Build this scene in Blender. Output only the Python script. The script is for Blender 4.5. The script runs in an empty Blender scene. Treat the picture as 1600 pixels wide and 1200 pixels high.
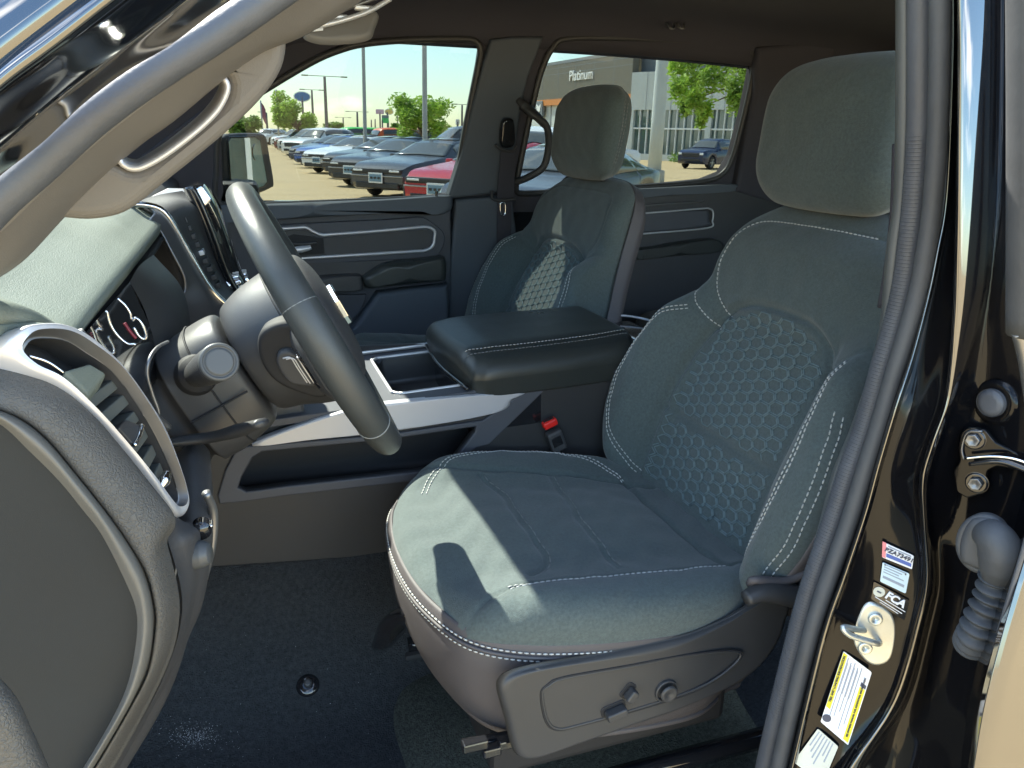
import bpy, bmesh, math, random
import numpy as np
from mathutils import Vector, Matrix
from mathutils.bvhtree import BVHTree
random.seed(7); np.random.seed(7)
SC = bpy.context.scene
COL = SC.collection

# ---------------------------------------------------------------- camera
F_PX = 1200.0
CAM = np.array([0.0, -1.30, 0.95])
YAW, PITCH, ROLL = math.radians(20), math.atan(385/1200), .027
fw = np.array([math.sin(YAW)*math.cos(PITCH), math.cos(YAW)*math.cos(PITCH), -math.sin(PITCH)])
rt0 = np.array([math.cos(YAW), -math.sin(YAW), 0.0]); up0 = np.cross(rt0, fw)
rt = math.cos(ROLL)*rt0 + math.sin(ROLL)*up0
up = -math.sin(ROLL)*rt0 + math.cos(ROLL)*up0
cd = bpy.data.cameras.new('camera'); cam = bpy.data.objects.new('camera', cd); COL.objects.link(cam)
cd.sensor_width = 36.0; cd.lens = 36.0*F_PX/1600.0; cd.clip_start = 0.02; cd.clip_end = 3000
m = Matrix.Identity(4)
for i in range(3):
    m[i][0] = rt[i]; m[i][1] = up[i]; m[i][2] = -fw[i]; m[i][3] = CAM[i]
cam.matrix_world = m
SC.camera = cam

# ---------------------------------------------------------------- world, sun, exposure
SUN_EL, SUN_AZ = math.radians(48.7), math.radians(121.5)      # azimuth measured from +x towards +y
sun_dir = Vector((math.cos(SUN_EL)*math.cos(SUN_AZ), math.cos(SUN_EL)*math.sin(SUN_AZ), math.sin(SUN_EL)))
W = bpy.data.worlds.new('World'); SC.world = W; W.use_nodes = True
nt = W.node_tree; nt.nodes.clear()
wo = nt.nodes.new('ShaderNodeOutputWorld'); bg = nt.nodes.new('ShaderNodeBackground')
sk = nt.nodes.new('ShaderNodeTexSky'); sk.sky_type = 'NISHITA'; sk.sun_disc = False
sk.sun_elevation = SUN_EL; sk.sun_rotation = math.pi/2 - SUN_AZ
sk.air_density = 1.1; sk.dust_density = 0.6; sk.ozone_density = 1.2
tc = nt.nodes.new('ShaderNodeTexCoord'); mp = nt.nodes.new('ShaderNodeMapping'); mp.inputs['Scale'].default_value = (1, 1, 3.2)
nz = nt.nodes.new('ShaderNodeTexNoise'); nz.inputs['Scale'].default_value = 2.6; nz.inputs['Detail'].default_value = 7; nz.inputs['Roughness'].default_value = .56
rp = nt.nodes.new('ShaderNodeValToRGB'); rp.color_ramp.elements[0].position = .54; rp.color_ramp.elements[1].position = .80
hs = nt.nodes.new('ShaderNodeMixRGB'); hs.blend_type = 'MULTIPLY'; hs.inputs[0].default_value = 1; hs.inputs[2].default_value = (.88, 1.0, 1.03, 1)
mx = nt.nodes.new('ShaderNodeMixRGB'); mx.inputs[2].default_value = (17, 16.6, 15.8, 1)
nt.links.new(tc.outputs['Generated'], mp.inputs['Vector']); nt.links.new(mp.outputs[0], nz.inputs['Vector'])
nt.links.new(nz.outputs['Fac'], rp.inputs[0]); nt.links.new(rp.outputs[0], mx.inputs[0])
nt.links.new(sk.outputs[0], hs.inputs[1]); nt.links.new(hs.outputs[0], mx.inputs[1]); nt.links.new(mx.outputs[0], bg.inputs[0]); nt.links.new(bg.outputs[0], wo.inputs[0])
bg.inputs[1].default_value = 0.15
sl = bpy.data.lights.new('sun', 'SUN'); sl.energy = 4.2; sl.angle = math.radians(.53); sl.color = (1, .94, .82)
so = bpy.data.objects.new('sun', sl); COL.objects.link(so)
so.rotation_euler = sun_dir.to_track_quat('Z', 'Y').to_euler(); so.location = (-20, 20, 40)
SC.view_settings.view_transform = 'Standard'; SC.view_settings.look = 'None'
SC.view_settings.exposure = 2.1; SC.view_settings.gamma = 1.0; SC.view_settings.use_curve_mapping = False
SC.cycles.max_bounces = 10; SC.cycles.transparent_max_bounces = 16; SC.cycles.diffuse_bounces = 5

# ---------------------------------------------------------------- materials
def mat(name, col, rough=.5, metal=0., spec=.5, ior=None, coat=0., bump=None, vary=None, trans=None, sheen=0.):
    """bump=(kind, scale, strength[, distance]); vary=(scale, amount)"""
    M = bpy.data.materials.new(name); M.use_nodes = True; n = M.node_tree; b = n.nodes['Principled BSDF']
    b.inputs['Base Color'].default_value = (*col, 1); b.inputs['Roughness'].default_value = rough
    b.inputs['Metallic'].default_value = metal; b.inputs['Specular IOR Level'].default_value = spec
    if ior: b.inputs['IOR'].default_value = ior
    if coat: b.inputs['Coat Weight'].default_value = coat; b.inputs['Coat Roughness'].default_value = .04
    if sheen: b.inputs['Sheen Weight'].default_value = sheen; b.inputs['Sheen Roughness'].default_value = .5
    t = n.nodes.new('ShaderNodeTexCoord')
    if bump:
        bn = n.nodes.new('ShaderNodeBump'); bn.inputs['Strength'].default_value = bump[2]
        bn.inputs['Distance'].default_value = bump[3] if len(bump) > 3 else .001
        if bump[0] == 'noise':
            x = n.nodes.new('ShaderNodeTexNoise'); x.inputs['Scale'].default_value = bump[1]; x.inputs['Detail'].default_value = 4; o = x.outputs['Fac']
        elif bump[0] == 'leather':
            x = n.nodes.new('ShaderNodeTexVoronoi'); x.feature = 'DISTANCE_TO_EDGE'; x.inputs['Scale'].default_value = bump[1]
            y = n.nodes.new('ShaderNodeTexNoise'); y.inputs['Scale'].default_value = bump[1]*.6; y.inputs['Detail'].default_value = 3
            v = n.nodes.new('ShaderNodeVectorMath'); v.operation = 'MULTIPLY_ADD'; v.inputs[1].default_value = (.008,)*3
            n.links.new(y.outputs['Color'], v.inputs[0]); n.links.new(t.outputs['Object'], v.inputs[2]); n.links.new(t.outputs['Object'], y.inputs['Vector'])
            n.links.new(v.outputs[0], x.inputs['Vector'])
            r = n.nodes.new('ShaderNodeMath'); r.operation = 'MINIMUM'; r.inputs[1].default_value = .22; n.links.new(x.outputs['Distance'], r.inputs[0]); o = r.outputs[0]
        elif bump[0] == 'weave':
            x = n.nodes.new('ShaderNodeTexNoise'); x.inputs['Scale'].default_value = bump[1]; x.inputs['Detail'].default_value = 2; o = x.outputs['Fac']
        if bump[0] != 'leather': n.links.new(t.outputs['Object'], x.inputs['Vector'])
        n.links.new(o, bn.inputs['Height']); n.links.new(bn.outputs[0], b.inputs['Normal'])
    if vary:
        x = n.nodes.new('ShaderNodeTexNoise'); x.inputs['Scale'].default_value = vary[0]; x.inputs['Detail'].default_value = 6; x.inputs['Roughness'].default_value = .65
        n.links.new(t.outputs['Object'], x.inputs['Vector'])
        r = n.nodes.new('ShaderNodeMapRange'); r.inputs[1].default_value = .3; r.inputs[2].default_value = .7
        r.inputs[3].default_value = 1-vary[1]; r.inputs[4].default_value = 1+vary[1]
        h = n.nodes.new('ShaderNodeHueSaturation'); h.inputs['Color'].default_value = (*col, 1)
        n.links.new(x.outputs['Fac'], r.inputs[0]); n.links.new(r.outputs[0], h.inputs['Value']); n.links.new(h.outputs[0], b.inputs['Base Color'])
        rr = n.nodes.new('ShaderNodeMapRange'); rr.inputs[1].default_value = .3; rr.inputs[2].default_value = .7
        rr.inputs[3].default_value = max(0, rough-.06); rr.inputs[4].default_value = min(1, rough+.06)
        n.links.new(x.outputs['Fac'], rr.inputs[0]); n.links.new(rr.outputs[0], b.inputs['Roughness'])
    return M
def glass_mat(name, tint, rough=.0, ior=1.30):
    M = bpy.data.materials.new(name); M.use_nodes = True; n = M.node_tree; n.nodes.clear()
    o = n.nodes.new('ShaderNodeOutputMaterial'); t = n.nodes.new('ShaderNodeBsdfTransparent'); t.inputs[0].default_value = (*tint, 1)
    g = n.nodes.new('ShaderNodeBsdfGlossy'); g.inputs['Roughness'].default_value = rough; f = n.nodes.new('ShaderNodeFresnel'); f.inputs[0].default_value = ior
    x = n.nodes.new('ShaderNodeMixShader'); n.links.new(f.outputs[0], x.inputs[0]); n.links.new(t.outputs[0], x.inputs[1]); n.links.new(g.outputs[0], x.inputs[2])
    n.links.new(x.outputs[0], o.inputs[0]); return M
M = {}
M['fabric'] = mat('seat_fabric', (.079, .100, .099), .93, spec=.25, bump=('weave', 900, .55, .0012), vary=(260, .22), sheen=.25)
M['insert'] = mat('seat_insert_fabric', (.084, .107, .107), .93, spec=.25, bump=('weave', 800, .55, .0012), vary=(240, .24), sheen=.25)
M['ridge'] = mat('quilt_ridge', (.162, .213, .223), .9, spec=.2)
M['vinyl'] = mat('seat_vinyl', (.082, .074, .078), .55, bump=('leather', 900, .3), vary=(30, .06))
M['thread'] = mat('stitch_thread', (.50, .50, .48), .8)
M['thread_dk'] = mat('dark_thread', (.19, .20, .20), .8)
M['plastic'] = mat('black_grained_plastic', (.05, .05, .053), .52, bump=('leather', 620, .35), vary=(14, .08))
M['plastic_s'] = mat('smooth_dark_plastic', (.042, .042, .044), .45, bump=('noise', 900, .08), vary=(9, .08))
M['endcap'] = mat('dash_end_plastic', (.080, .076, .070), .50, bump=('leather', 330, .8, .0016), vary=(10, .07))
M['dashtop'] = mat('dash_top_leather', (.15, .17, .145), .55, bump=('leather', 360, .45, .0014), vary=(8, .08))
M['panel'] = mat('door_panel_plastic', (.066, .070, .084), .6, bump=('noise', 500, .15), vary=(7, .1))
M['navy'] = mat('pillar_trim', (.078, .092, .112), .65, bump=('noise', 600, .15), vary=(6, .08))
M['liner'] = mat('headliner', (.054, .052, .064), .95, bump=('noise', 900, .2), vary=(8, .06))
M['apillar'] = mat('pillar_plastic', (.142, .132, .122), .6, bump=('noise', 1200, .25), vary=(9, .06))
M['silver'] = mat('satin_silver', (.62, .62, .65), .34, metal=.45)
M['silver_d'] = mat('dark_satin_silver', (.22, .22, .225), .4, metal=.8, vary=(10, .05))
M['chrome'] = mat('chrome', (.85, .85, .86), .08, metal=1)
M['gloss'] = mat('gloss_black', (.012, .012, .014), .08, coat=.6)
M['dark'] = mat('matte_black', (.014, .014, .016), .7)
M['carpet'] = mat('floor_carpet', (.040, .043, .047), 1, spec=.1, bump=('noise', 420, 1, .005), vary=(150, .35))
M['carpet_sun_tone'] = mat('carpet_painted_sun', (.062, .066, .056), 1, spec=.1, bump=('noise', 420, 1, .004), vary=(200, .5))  # lighter copy of the floor carpet, sunlight put into the colour
M['rubber'] = mat('weatherstrip_rubber', (.075, .08, .092), .5, bump=('noise', 300, .3), vary=(40, .1))
M['capdark'] = mat('end_cover_plastic', (.024, .026, .027), .62, spec=.22, bump=('leather', 700, .25), vary=(6, .1))
M['caprim'] = mat('end_rim_painted_highlight', (.125, .12, .108), .5, bump=('noise', 900, .1))  # highlight of the curved edge put into this lighter colour
M['console'] = mat('console_plastic', (.030, .030, .032), .55, bump=('leather', 700, .25), vary=(10, .08))
M['vent_l'] = mat('vent_plastic', (.085, .092, .085), .45)
M['tipgrey'] = mat('stalk_tip_grey', (.075, .078, .08), .45)
M['jtrim'] = mat('jamb_trim', (.115, .12, .118), .55, bump=('noise', 900, .15), vary=(8, .06))
M['railsilver'] = mat('rail_silver', (.50, .50, .53), .42, metal=.25)
M['rubber_l'] = mat('grey_rubber', (.06, .063, .068), .6, bump=('noise', 300, .2), vary=(40, .12))
M['wheel_l'] = mat('steering_leather', (.046, .051, .052), .38, bump=('leather', 800, .22), vary=(12, .06))
M['paint'] = mat('black_car_paint', (.006, .006, .007), .05, ior=2.4)
M['jpaint'] = mat('black_jamb_paint', (.005, .005, .006), .09, spec=.28)
M['arm'] = mat('armrest_vinyl', (.034, .038, .036), .32, bump=('leather', 650, .3), vary=(9, .08))
M['red'] = mat('red_plastic', (.75, .02, .015), .4)
M['steel'] = mat('zinc_steel', (.62, .64, .60), .38, metal=.75, vary=(60, .1))
M['glass'] = glass_mat('door_glass', (.45, .475, .46))
M['wglass'] = glass_mat('windshield_glass', (.82, .88, .85))
M['white'] = mat('white_print', (.78, .80, .84), .4)
M['lens'] = mat('gauge_glass', (.02, .02, .022), .05, coat=.5)

# ---------------------------------------------------------------- helpers
def V(a): return np.array(a, float)
def ray(px, py): return fw + rt*(px-800)/F_PX + up*(600-py)/F_PX
def U(px, py, x=None, y=None, z=None):
    """the point of a plane x=, y= or z= that the photograph shows at pixel (px, py) of its 1600 x 1200"""
    v = ray(px, py)
    if x is not None: t = (x-CAM[0])/v[0]
    elif y is not None: t = (y-CAM[1])/v[1]
    else: t = (z-CAM[2])/v[2]
    return CAM + v*t
def PY(pts, y): return [U(p[0], p[1], y=(p[2] if len(p) > 2 else y)) for p in pts]
class Fr:
    """a plane in the truck with axes a, b and outward normal n"""
    def __init__(s, O, a, b, n=None):
        s.O = V(O); s.a = V(a)/np.linalg.norm(a); b = V(b); b = b-s.a*(b@s.a); s.b = b/np.linalg.norm(b)
        s.n = np.cross(s.a, s.b) if n is None else V(n)
    def at(s, px, py, h=0.):
        v = ray(px, py); O = s.O+s.n*h; t = ((O-CAM)@s.n)/(v@s.n); q = CAM+v*t-O
        return (q@s.a, q@s.b)
    def many(s, pts, h=0.): return [s.at(p[0], p[1], h) for p in pts]
    def to(s, u, v, h=0.): return s.O+s.a*u+s.b*v+s.n*h
def frY(y): return Fr((0, y, 0), (1, 0, 0), (0, 0, 1))       # normal points to -y, the driver's side
def frX(x): return Fr((x, 0, 0), (0, -1, 0), (0, 0, 1), (1, 0, 0)) if False else Fr((x, 0, 0), (0, 1, 0), (0, 0, 1))   # normal +x (rearward)

def cr(pts, n, closed=False):
    """Catmull-Rom resample to n points evenly along its length"""
    P = np.array(pts, float)
    if closed: Q = np.vstack([P[-1], P, P[0], P[1]])
    else: Q = np.vstack([2*P[0]-P[1], P, 2*P[-1]-P[-2]])
    segs = len(P) if closed else len(P)-1
    out = []
    t = np.linspace(0, 1, 17)[:-1][:, None]
    for i in range(segs):
        a, b, c, d = Q[i], Q[i+1], Q[i+2], Q[i+3]
        out.append(.5*((2*b)+(-a+c)*t+(2*a-5*b+4*c-d)*t*t+(-a+3*b-3*c+d)*t**3))
    out = np.vstack(out+[(P[:1] if closed else P[-1:])])
    L = np.r_[0, np.cumsum(np.linalg.norm(np.diff(out, axis=0), axis=1))]
    s = np.linspace(0, L[-1], n+1)[:-1] if closed else np.linspace(0, L[-1], n)
    return np.stack([np.interp(s, L, out[:, k]) for k in range(P.shape[1])], 1)

def link(o, parent=None):
    COL.objects.link(o)
    if parent is not None: o.parent = parent
    return o
def mesh(name, v, f, m_, parent=None, smooth=True, label=None):
    me = bpy.data.meshes.new(name); me.from_pydata([tuple(map(float, p)) for p in v], [], [tuple(map(int, q)) for q in f])
    if m_ is not None: me.materials.append(M[m_] if isinstance(m_, str) else m_)
    if smooth: me.shade_smooth()
    me.update(); o = link(bpy.data.objects.new(name, me), parent)
    if label: o['label'] = label
    return o
def fixn(o):
    bm = bmesh.new(); bm.from_mesh(o.data); bmesh.ops.recalc_face_normals(bm, faces=bm.faces); bm.to_mesh(o.data); bm.free(); return o
def thing(name, label, cat, group=None, loc=(0, 0, 0)):
    o = bpy.data.objects.new(name, None); COL.objects.link(o); o.empty_display_size = .05
    o.location = loc
    o['label'] = label; o['category'] = cat
    if group: o['group'] = group
    return o
def tag(o, label, cat, group=None, kind=None):
    o['label'] = label; o['category'] = cat
    if group: o['group'] = group
    if kind: o['kind'] = kind
    return o
def gridf(R, Cn, closed=False):
    f = []
    for i in range(R-1):
        for j in range(Cn if closed else Cn-1):
            k = (j+1) % Cn
            f.append((i*Cn+j, i*Cn+k, (i+1)*Cn+k, (i+1)*Cn+j))
    return f
def solid(o, t, off=-1., bev=0.):
    m1 = o.modifiers.new('thick', 'SOLIDIFY'); m1.thickness = t; m1.offset = off
    if bev: m2 = o.modifiers.new('bev', 'BEVEL'); m2.width = bev; m2.segments = 2; m2.limit_method = 'ANGLE'
    return o
def loft(name, curves, m_, parent=None, N=60, R=None, thick=0., closed=False, caps=False, sharp=False, label=None):
    cs = [cr(c, N, closed) for c in curves]; G = np.array(cs)
    if R is None: R = len(curves)*6
    if sharp:   # straight between the curves
        s = np.linspace(0, len(cs)-1, R)
        G = np.stack([np.stack([np.interp(s, range(len(cs)), G[:, j, k]) for k in range(3)], 1) for j in range(N)], 1)
    elif len(cs) > 2 or R != len(cs):
        G = np.stack([cr(G[:, j], R) for j in range(N)], 1)
    R = G.shape[0]; v = G.reshape(-1, 3); f = gridf(R, N, closed)
    if caps: f += [tuple(range(N))[::-1], tuple((R-1)*N+j for j in range(N))]
    o = mesh(name, v, f, m_, parent, label=label)
    fixn(o)
    if thick: solid(o, thick, 0)
    return o
def frames(P, closed=False):
    P = np.array(P); n = len(P)
    T = np.roll(P, -1, 0)-np.roll(P, 1, 0) if closed else np.gradient(P, axis=0)
    T /= np.linalg.norm(T, axis=1)[:, None]+1e-12
    a = V((0, 0, 1)) if abs(T[0][2]) < .9 else V((1, 0, 0))
    Ns = []; nn = a-T[0]*(a@T[0]); nn /= np.linalg.norm(nn)
    for i in range(n):
        nn = nn-T[i]*(nn@T[i]); nn /= np.linalg.norm(nn)+1e-12; Ns.append(nn.copy())
    Ns = np.array(Ns); return T, Ns, np.cross(T, Ns)
def tube_vf(P, r, k=10, closed=False, flat=1., upv=None, power=2.):
    P = np.array(P, float); n = len(P); T, N1, N2 = frames(P, closed)
    if upv is not None:
        u_ = V(upv); N1 = np.array([u_-t*(u_@t) for t in T]); N1 /= np.linalg.norm(N1, axis=1)[:, None]; N2 = np.cross(T, N1)
    rr = np.broadcast_to(np.asarray(r, float), (n,))
    a = np.linspace(0, 2*math.pi, k+1)[:-1]
    ca = np.sign(np.cos(a))*np.abs(np.cos(a))**(2/power); sa = np.sign(np.sin(a))*np.abs(np.sin(a))**(2/power)
    v = (P[:, None]+rr[:, None, None]*(N1[:, None]*ca[None, :, None]*flat+N2[:, None]*sa[None, :, None])).reshape(-1, 3)
    f = gridf(n, k, True)
    if closed: f += [((n-1)*k+j, (n-1)*k+(j+1) % k, (j+1) % k, j) for j in range(k)]
    else: f += [tuple(range(k))[::-1], tuple((n-1)*k+j for j in range(k))]
    return v, f
def tube(name, pts, r, m_, parent=None, k=10, n=None, closed=False, flat=1., upv=None, power=2., label=None):
    P = cr(pts, n or max(16, len(pts)*6), closed)
    if hasattr(r, '__len__'): r = np.interp(np.linspace(0, 1, len(P)), np.linspace(0, 1, len(r)), r)
    v, f = tube_vf(P, r, k, closed, flat, upv, power)
    o = mesh(name, v, f, m_, parent, label=label); return fixn(o)
def plate(name, fr, outer, m_, parent=None, holes=(), depth=.01, bevel=.002, h=0., smooth_n=0, label=None, mats=None, pos=None):
    """flat piece in the plane fr, top face at height h, going depth below it; outlines in plane coordinates"""
    cu = bpy.data.curves.new(name, 'CURVE'); cu.dimensions = '2D'; cu.fill_mode = 'BOTH'
    cu.extrude = max(0, depth/2-bevel); cu.bevel_depth = bevel; cu.bevel_resolution = 4; cu.offset = -bevel
    for lp in [outer]+list(holes):
        if smooth_n: lp = cr(lp, smooth_n, True)
        s = cu.splines.new('POLY'); s.points.add(len(lp)-1); s.use_cyclic_u = True
        for i, p in enumerate(lp): s.points[i].co = (p[0], p[1], 0, 1)
    tmp = bpy.data.objects.new('tmp', cu); me = bpy.data.meshes.new_from_object(tmp)
    bpy.data.objects.remove(tmp); bpy.data.curves.remove(cu)
    me.name = name; A = np.array([[*fr.a], [*fr.b], [*fr.n]])
    n = len(me.vertices); co = np.empty(n*3); me.vertices.foreach_get('co', co); co = co.reshape(-1, 3); co[:, 2] += h-depth/2
    co = fr.O+co@A; me.vertices.foreach_set('co', co.ravel()); me.materials.clear(); me.materials.append(M[m_] if isinstance(m_, str) else m_)
    me.shade_flat(); me.update()
    o = link(bpy.data.objects.new(name, me), parent)
    if label: o['label'] = label
    return o
def rrect(cx, cy, w, h, r, n=6):
    out = []
    for sx, sy, a0 in ((1, 1, 0), (-1, 1, 90), (-1, -1, 180), (1, -1, 270)):
        for i in range(n+1):
            a = math.radians(a0+90*i/n); out.append((cx+sx*(w/2-r)+r*math.cos(a), cy+sy*(h/2-r)+r*math.sin(a)))
    return out
def circ(cx, cy, r, n=28, ry=None): return [(cx+r*math.cos(2*math.pi*i/n), cy+(ry or r)*math.sin(2*math.pi*i/n)) for i in range(n)]
def box(name, c, s, m_, parent=None, bev=.004, rot=None, label=None, seg=2):
    bm = bmesh.new(); bmesh.ops.create_cube(bm, size=1); bmesh.ops.scale(bm, vec=s, verts=bm.verts)
    if bev: bmesh.ops.bevel(bm, geom=bm.edges[:], offset=min(bev, min(s)*.45), segments=seg, affect='EDGES', profile=.5)
    if rot is not None: bmesh.ops.transform(bm, matrix=rot, verts=bm.verts)
    bmesh.ops.translate(bm, vec=c, verts=bm.verts)
    me = bpy.data.meshes.new(name); bm.to_mesh(me); bm.free(); me.materials.append(M[m_] if isinstance(m_, str) else m_)
    o = link(bpy.data.objects.new(name, me), parent)
    if label: o['label'] = label
    return o
def seg_d(P, poly):
    """distance of points P (n,2) to polyline"""
    d = np.full(len(P), 9.)
    poly = cr(poly, max(12, len(poly)*6))
    for a, b in zip(poly[:-1], poly[1:]):
        ab = b-a; t = np.clip(((P-a)@ab)/(ab@ab+1e-12), 0, 1); q = a+t[:, None]*ab
        d = np.minimum(d, np.linalg.norm(P-q, axis=1))
    return d
def inside(P, poly):
    x, y = P[:, 0], P[:, 1]; c = np.zeros(len(P), bool); n = len(poly)
    for i in range(n):
        x1, y1 = poly[i]; x2, y2 = poly[(i+1) % n]
        k = ((y1 > y) != (y2 > y)) & (x < (x2-x1)*(y-y1)/(y2-y1+1e-12)+x1); c ^= k
    return c
def pillow(name, fr, outline, m_, parent=None, hfn=None, wob=0., r=.03, depth=.08, rb=.02, K=60, N=200, flare=1., seams=(), gw=.004, gd=.004, taper=None, label=None, cen=None, smooth=True):
    """upholstered or moulded volume: top surface hfn(u,v) over a smooth outline, edge radius r, sides down to -depth, rounded back"""
    Ou = cr(outline, N, True) if smooth else np.array(outline, float); N = len(Ou)
    c = np.mean(Ou, 0) if cen is None else V(cen)
    R_ = np.linalg.norm(Ou-c, axis=1)
    ts = np.r_[np.linspace(0.02, .8, int(K*.6)), 1-.2*(np.cos(np.linspace(0, math.pi/2, int(K*.4)+1)[1:]))]
    rows = []
    for t in ts:
        P = c+(Ou-c)*t; d = (1-t)*R_; e = np.clip(1-d/r, 0, 1); drop = r*(1-np.sqrt(np.clip(1-e**2, 0, 1)))
        h = hfn(P[:, 0], P[:, 1]) if hfn else np.zeros(N)
        if wob: h = h+wob*(np.sin(P[:, 0]*61+2*np.sin(P[:, 1]*23))*np.sin(P[:, 1]*47+1.3*np.sin(P[:, 0]*31))+.6*np.sin(P[:, 0]*118+P[:, 1]*64+2*np.sin(P[:, 1]*57)))
        for sp in seams:
            w_, dp = (gw, gd) if not isinstance(sp, tuple) else sp[1:]
            pl = sp if not isinstance(sp, tuple) else sp[0]
            h = h-dp*np.exp(-(seg_d(P, pl)/w_)**2)
        rows.append((P, h*(1 if hfn is None else 1)-drop))
    hb = rows[-1][1]
    for q in np.linspace(0, 1, 10)[1:]:
        sc = 1+(flare-1)*q if taper is None else taper(q)
        rows.append((c+(Ou-c)*sc, hb+(-depth+rb-hb)*q))
    sc0 = flare if taper is None else taper(1)
    for a in np.linspace(0, math.pi/2, 6)[1:]:
        k = 1-(1-math.cos(a))*rb/np.maximum(R_, rb*1.2)
        rows.append((c+(Ou-c)*sc0*k[:, None], np.full(N, -depth+rb-rb*math.sin(a))))
    v = np.vstack([fr.O+P[:, :1]*fr.a+P[:, 1:]*fr.b+h[:, None]*fr.n for P, h in rows]); n = len(rows)
    f = gridf(n, N, True)+[tuple(range(N))[::-1], tuple((n-1)*N+j for j in range(N))]
    return fixn(mesh(name, v, f, m_, parent, label=label))
_bvh = {}
def bvh(o):
    if o.name not in _bvh: _bvh[o.name] = BVHTree.FromPolygons([v.co[:] for v in o.data.vertices], [p.vertices[:] for p in o.data.polygons])
    return _bvh[o.name]
def onto(o, fr, pts, n, lift=.0008, start=.3, closed=False):
    """drape a plane polyline onto an object's surface"""
    P = cr(pts, n, closed); out = []; nr = []
    for u_, v_ in P:
        s = fr.to(u_, v_, start); hit = bvh(o).ray_cast(Vector(s), Vector(-fr.n))
        if hit[0] is not None: out.append(np.array(hit[0])+np.array(hit[1])*lift*(1 if hit[1]@Vector(fr.n) > 0 else -1)); nr.append(np.array(hit[1]))
    return out, nr
def dashes(P, L=.0055, gap=.0022, r=.0011, k=5):
    P = np.array(P); d = np.r_[0, np.cumsum(np.linalg.norm(np.diff(P, axis=0), axis=1))]; s = 0; vs = []; fs = []; b = 0
    while s+L < d[-1]:
        q = np.stack([np.interp([s, s+L*.5, s+L], d, P[:, i]) for i in range(3)], 1)
        v, f = tube_vf(q, [r*.6, r, r*.6], k); vs.append(v); fs += [tuple(i+b for i in t) for t in f]; b += len(v); s += L+gap
    return (np.vstack(vs), fs) if vs else (None, None)
def stitch(o, fr, pts, parent, off=(0,), m_='thread', L=.0055, r=.00105, n=120, start=.3, name='stitching', closed=False, gap=.0022):
    """rows of real thread stitches along a plane polyline on surface o, all rows of one seam joined"""
    allv = []; allf = []; b = 0
    C0 = cr(pts, n, closed); T = np.gradient(C0, axis=0); T /= np.linalg.norm(T, axis=1)[:, None]; Nn = np.stack([-T[:, 1], T[:, 0]], 1)
    for f_ in off:
        P, _ = onto(o, fr, C0+Nn*f_, n, .0006, start)
        if len(P) < 4: continue
        v, f = dashes(P, L, gap, r)
        if v is None: continue
        allv.append(v); allf += [tuple(i+b for i in t) for t in f]; b += len(v)
    if allv:
        return mesh(name, np.vstack(allv), allf, m_, parent)
def text(name, s, fr, u_, v_, size, m_, parent=None, ang=0., h=0., ext=.0004, bold=0., shear=0, ax='CENTER'):
    cu = bpy.data.curves.new(name, 'FONT'); cu.body = s; cu.size = size; cu.extrude = ext; cu.align_x = ax; cu.align_y = 'CENTER'; cu.offset = bold; cu.shear = shear
    cu.resolution_u = 3
    tmp = bpy.data.objects.new('tmp', cu); me = bpy.data.meshes.new_from_object(tmp); bpy.data.objects.remove(tmp); bpy.data.curves.remove(cu)
    me.name = name; n = len(me.vertices); co = np.empty(n*3); me.vertices.foreach_get('co', co); co = co.reshape(-1, 3)
    c_, s_ = math.cos(ang), math.sin(ang)
    x = co[:, 0]*c_-co[:, 1]*s_+u_; y = co[:, 0]*s_+co[:, 1]*c_+v_
    co = fr.O+x[:, None]*fr.a+y[:, None]*fr.b+(co[:, 2:]+h)*fr.n
    me.vertices.foreach_set('co', co.ravel()); me.materials.clear(); me.materials.append(M[m_] if isinstance(m_, str) else m_); me.update()
    return link(bpy.data.objects.new(name, me), parent)
def smooth01(x): x = np.clip(x, 0, 1); return x*x*(3-2*x)
#==PARTS==
# ================================================================ cab shell
TB = thing('truck_cab', 'black crew cab pickup body around the camera with its front door open', 'truck')
G0 = -.55    # ground height
# passenger side wall, leaning inwards above the belt
FW_lo = frY(.75)
TL = math.radians(10)
FW_up = Fr((0, .75, .80), (1, 0, 0), (0, -math.sin(TL), math.cos(TL)))
fwin = [(345, 319), (430, 320), (600, 313), (705, 307), (712, 290), (728, 200), (748, 100), (751, 80), (745, 66), (725, 61), (640, 62), (570, 68), (530, 78), (490, 95), (430, 130), (385, 160), (345, 200), (338, 260)]
rwin = [(815, 302), (850, 301), (1022, 291), (1100, 283), (1128, 272), (1145, 245), (1165, 170), (1178, 105), (1173, 82), (1150, 73), (1000, 61), (890, 60), (864, 74), (846, 110), (833, 160), (822, 210), (812, 260), (806, 295)]
outer = [(-.95, -.05), (2.1, -.05), (2.1, .50), (-.12, .50), (-.95, -.02)]
plate('side_wall', FW_up, outer, 'liner', TB, holes=[FW_up.many(fwin), FW_up.many(rwin)], depth=.035, bevel=.004, label='dark trim around the far side windows')
plate('outer_skin', Fr(FW_up.O-FW_up.n*.045, FW_up.a, FW_up.b), outer, 'paint', TB, holes=[FW_up.many(fwin, -.06), FW_up.many(rwin, -.06)], depth=.01, bevel=.002)
# window frames (rubber run channels)
for wn in (fwin, rwin):
    P = cr([FW_up.to(*q, .003) for q in FW_up.many(wn, .003)], 200, True); v, f = tube_vf(P, .0085, 8, True); mesh('window_seal', v, f, 'plastic_s', TB)
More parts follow.
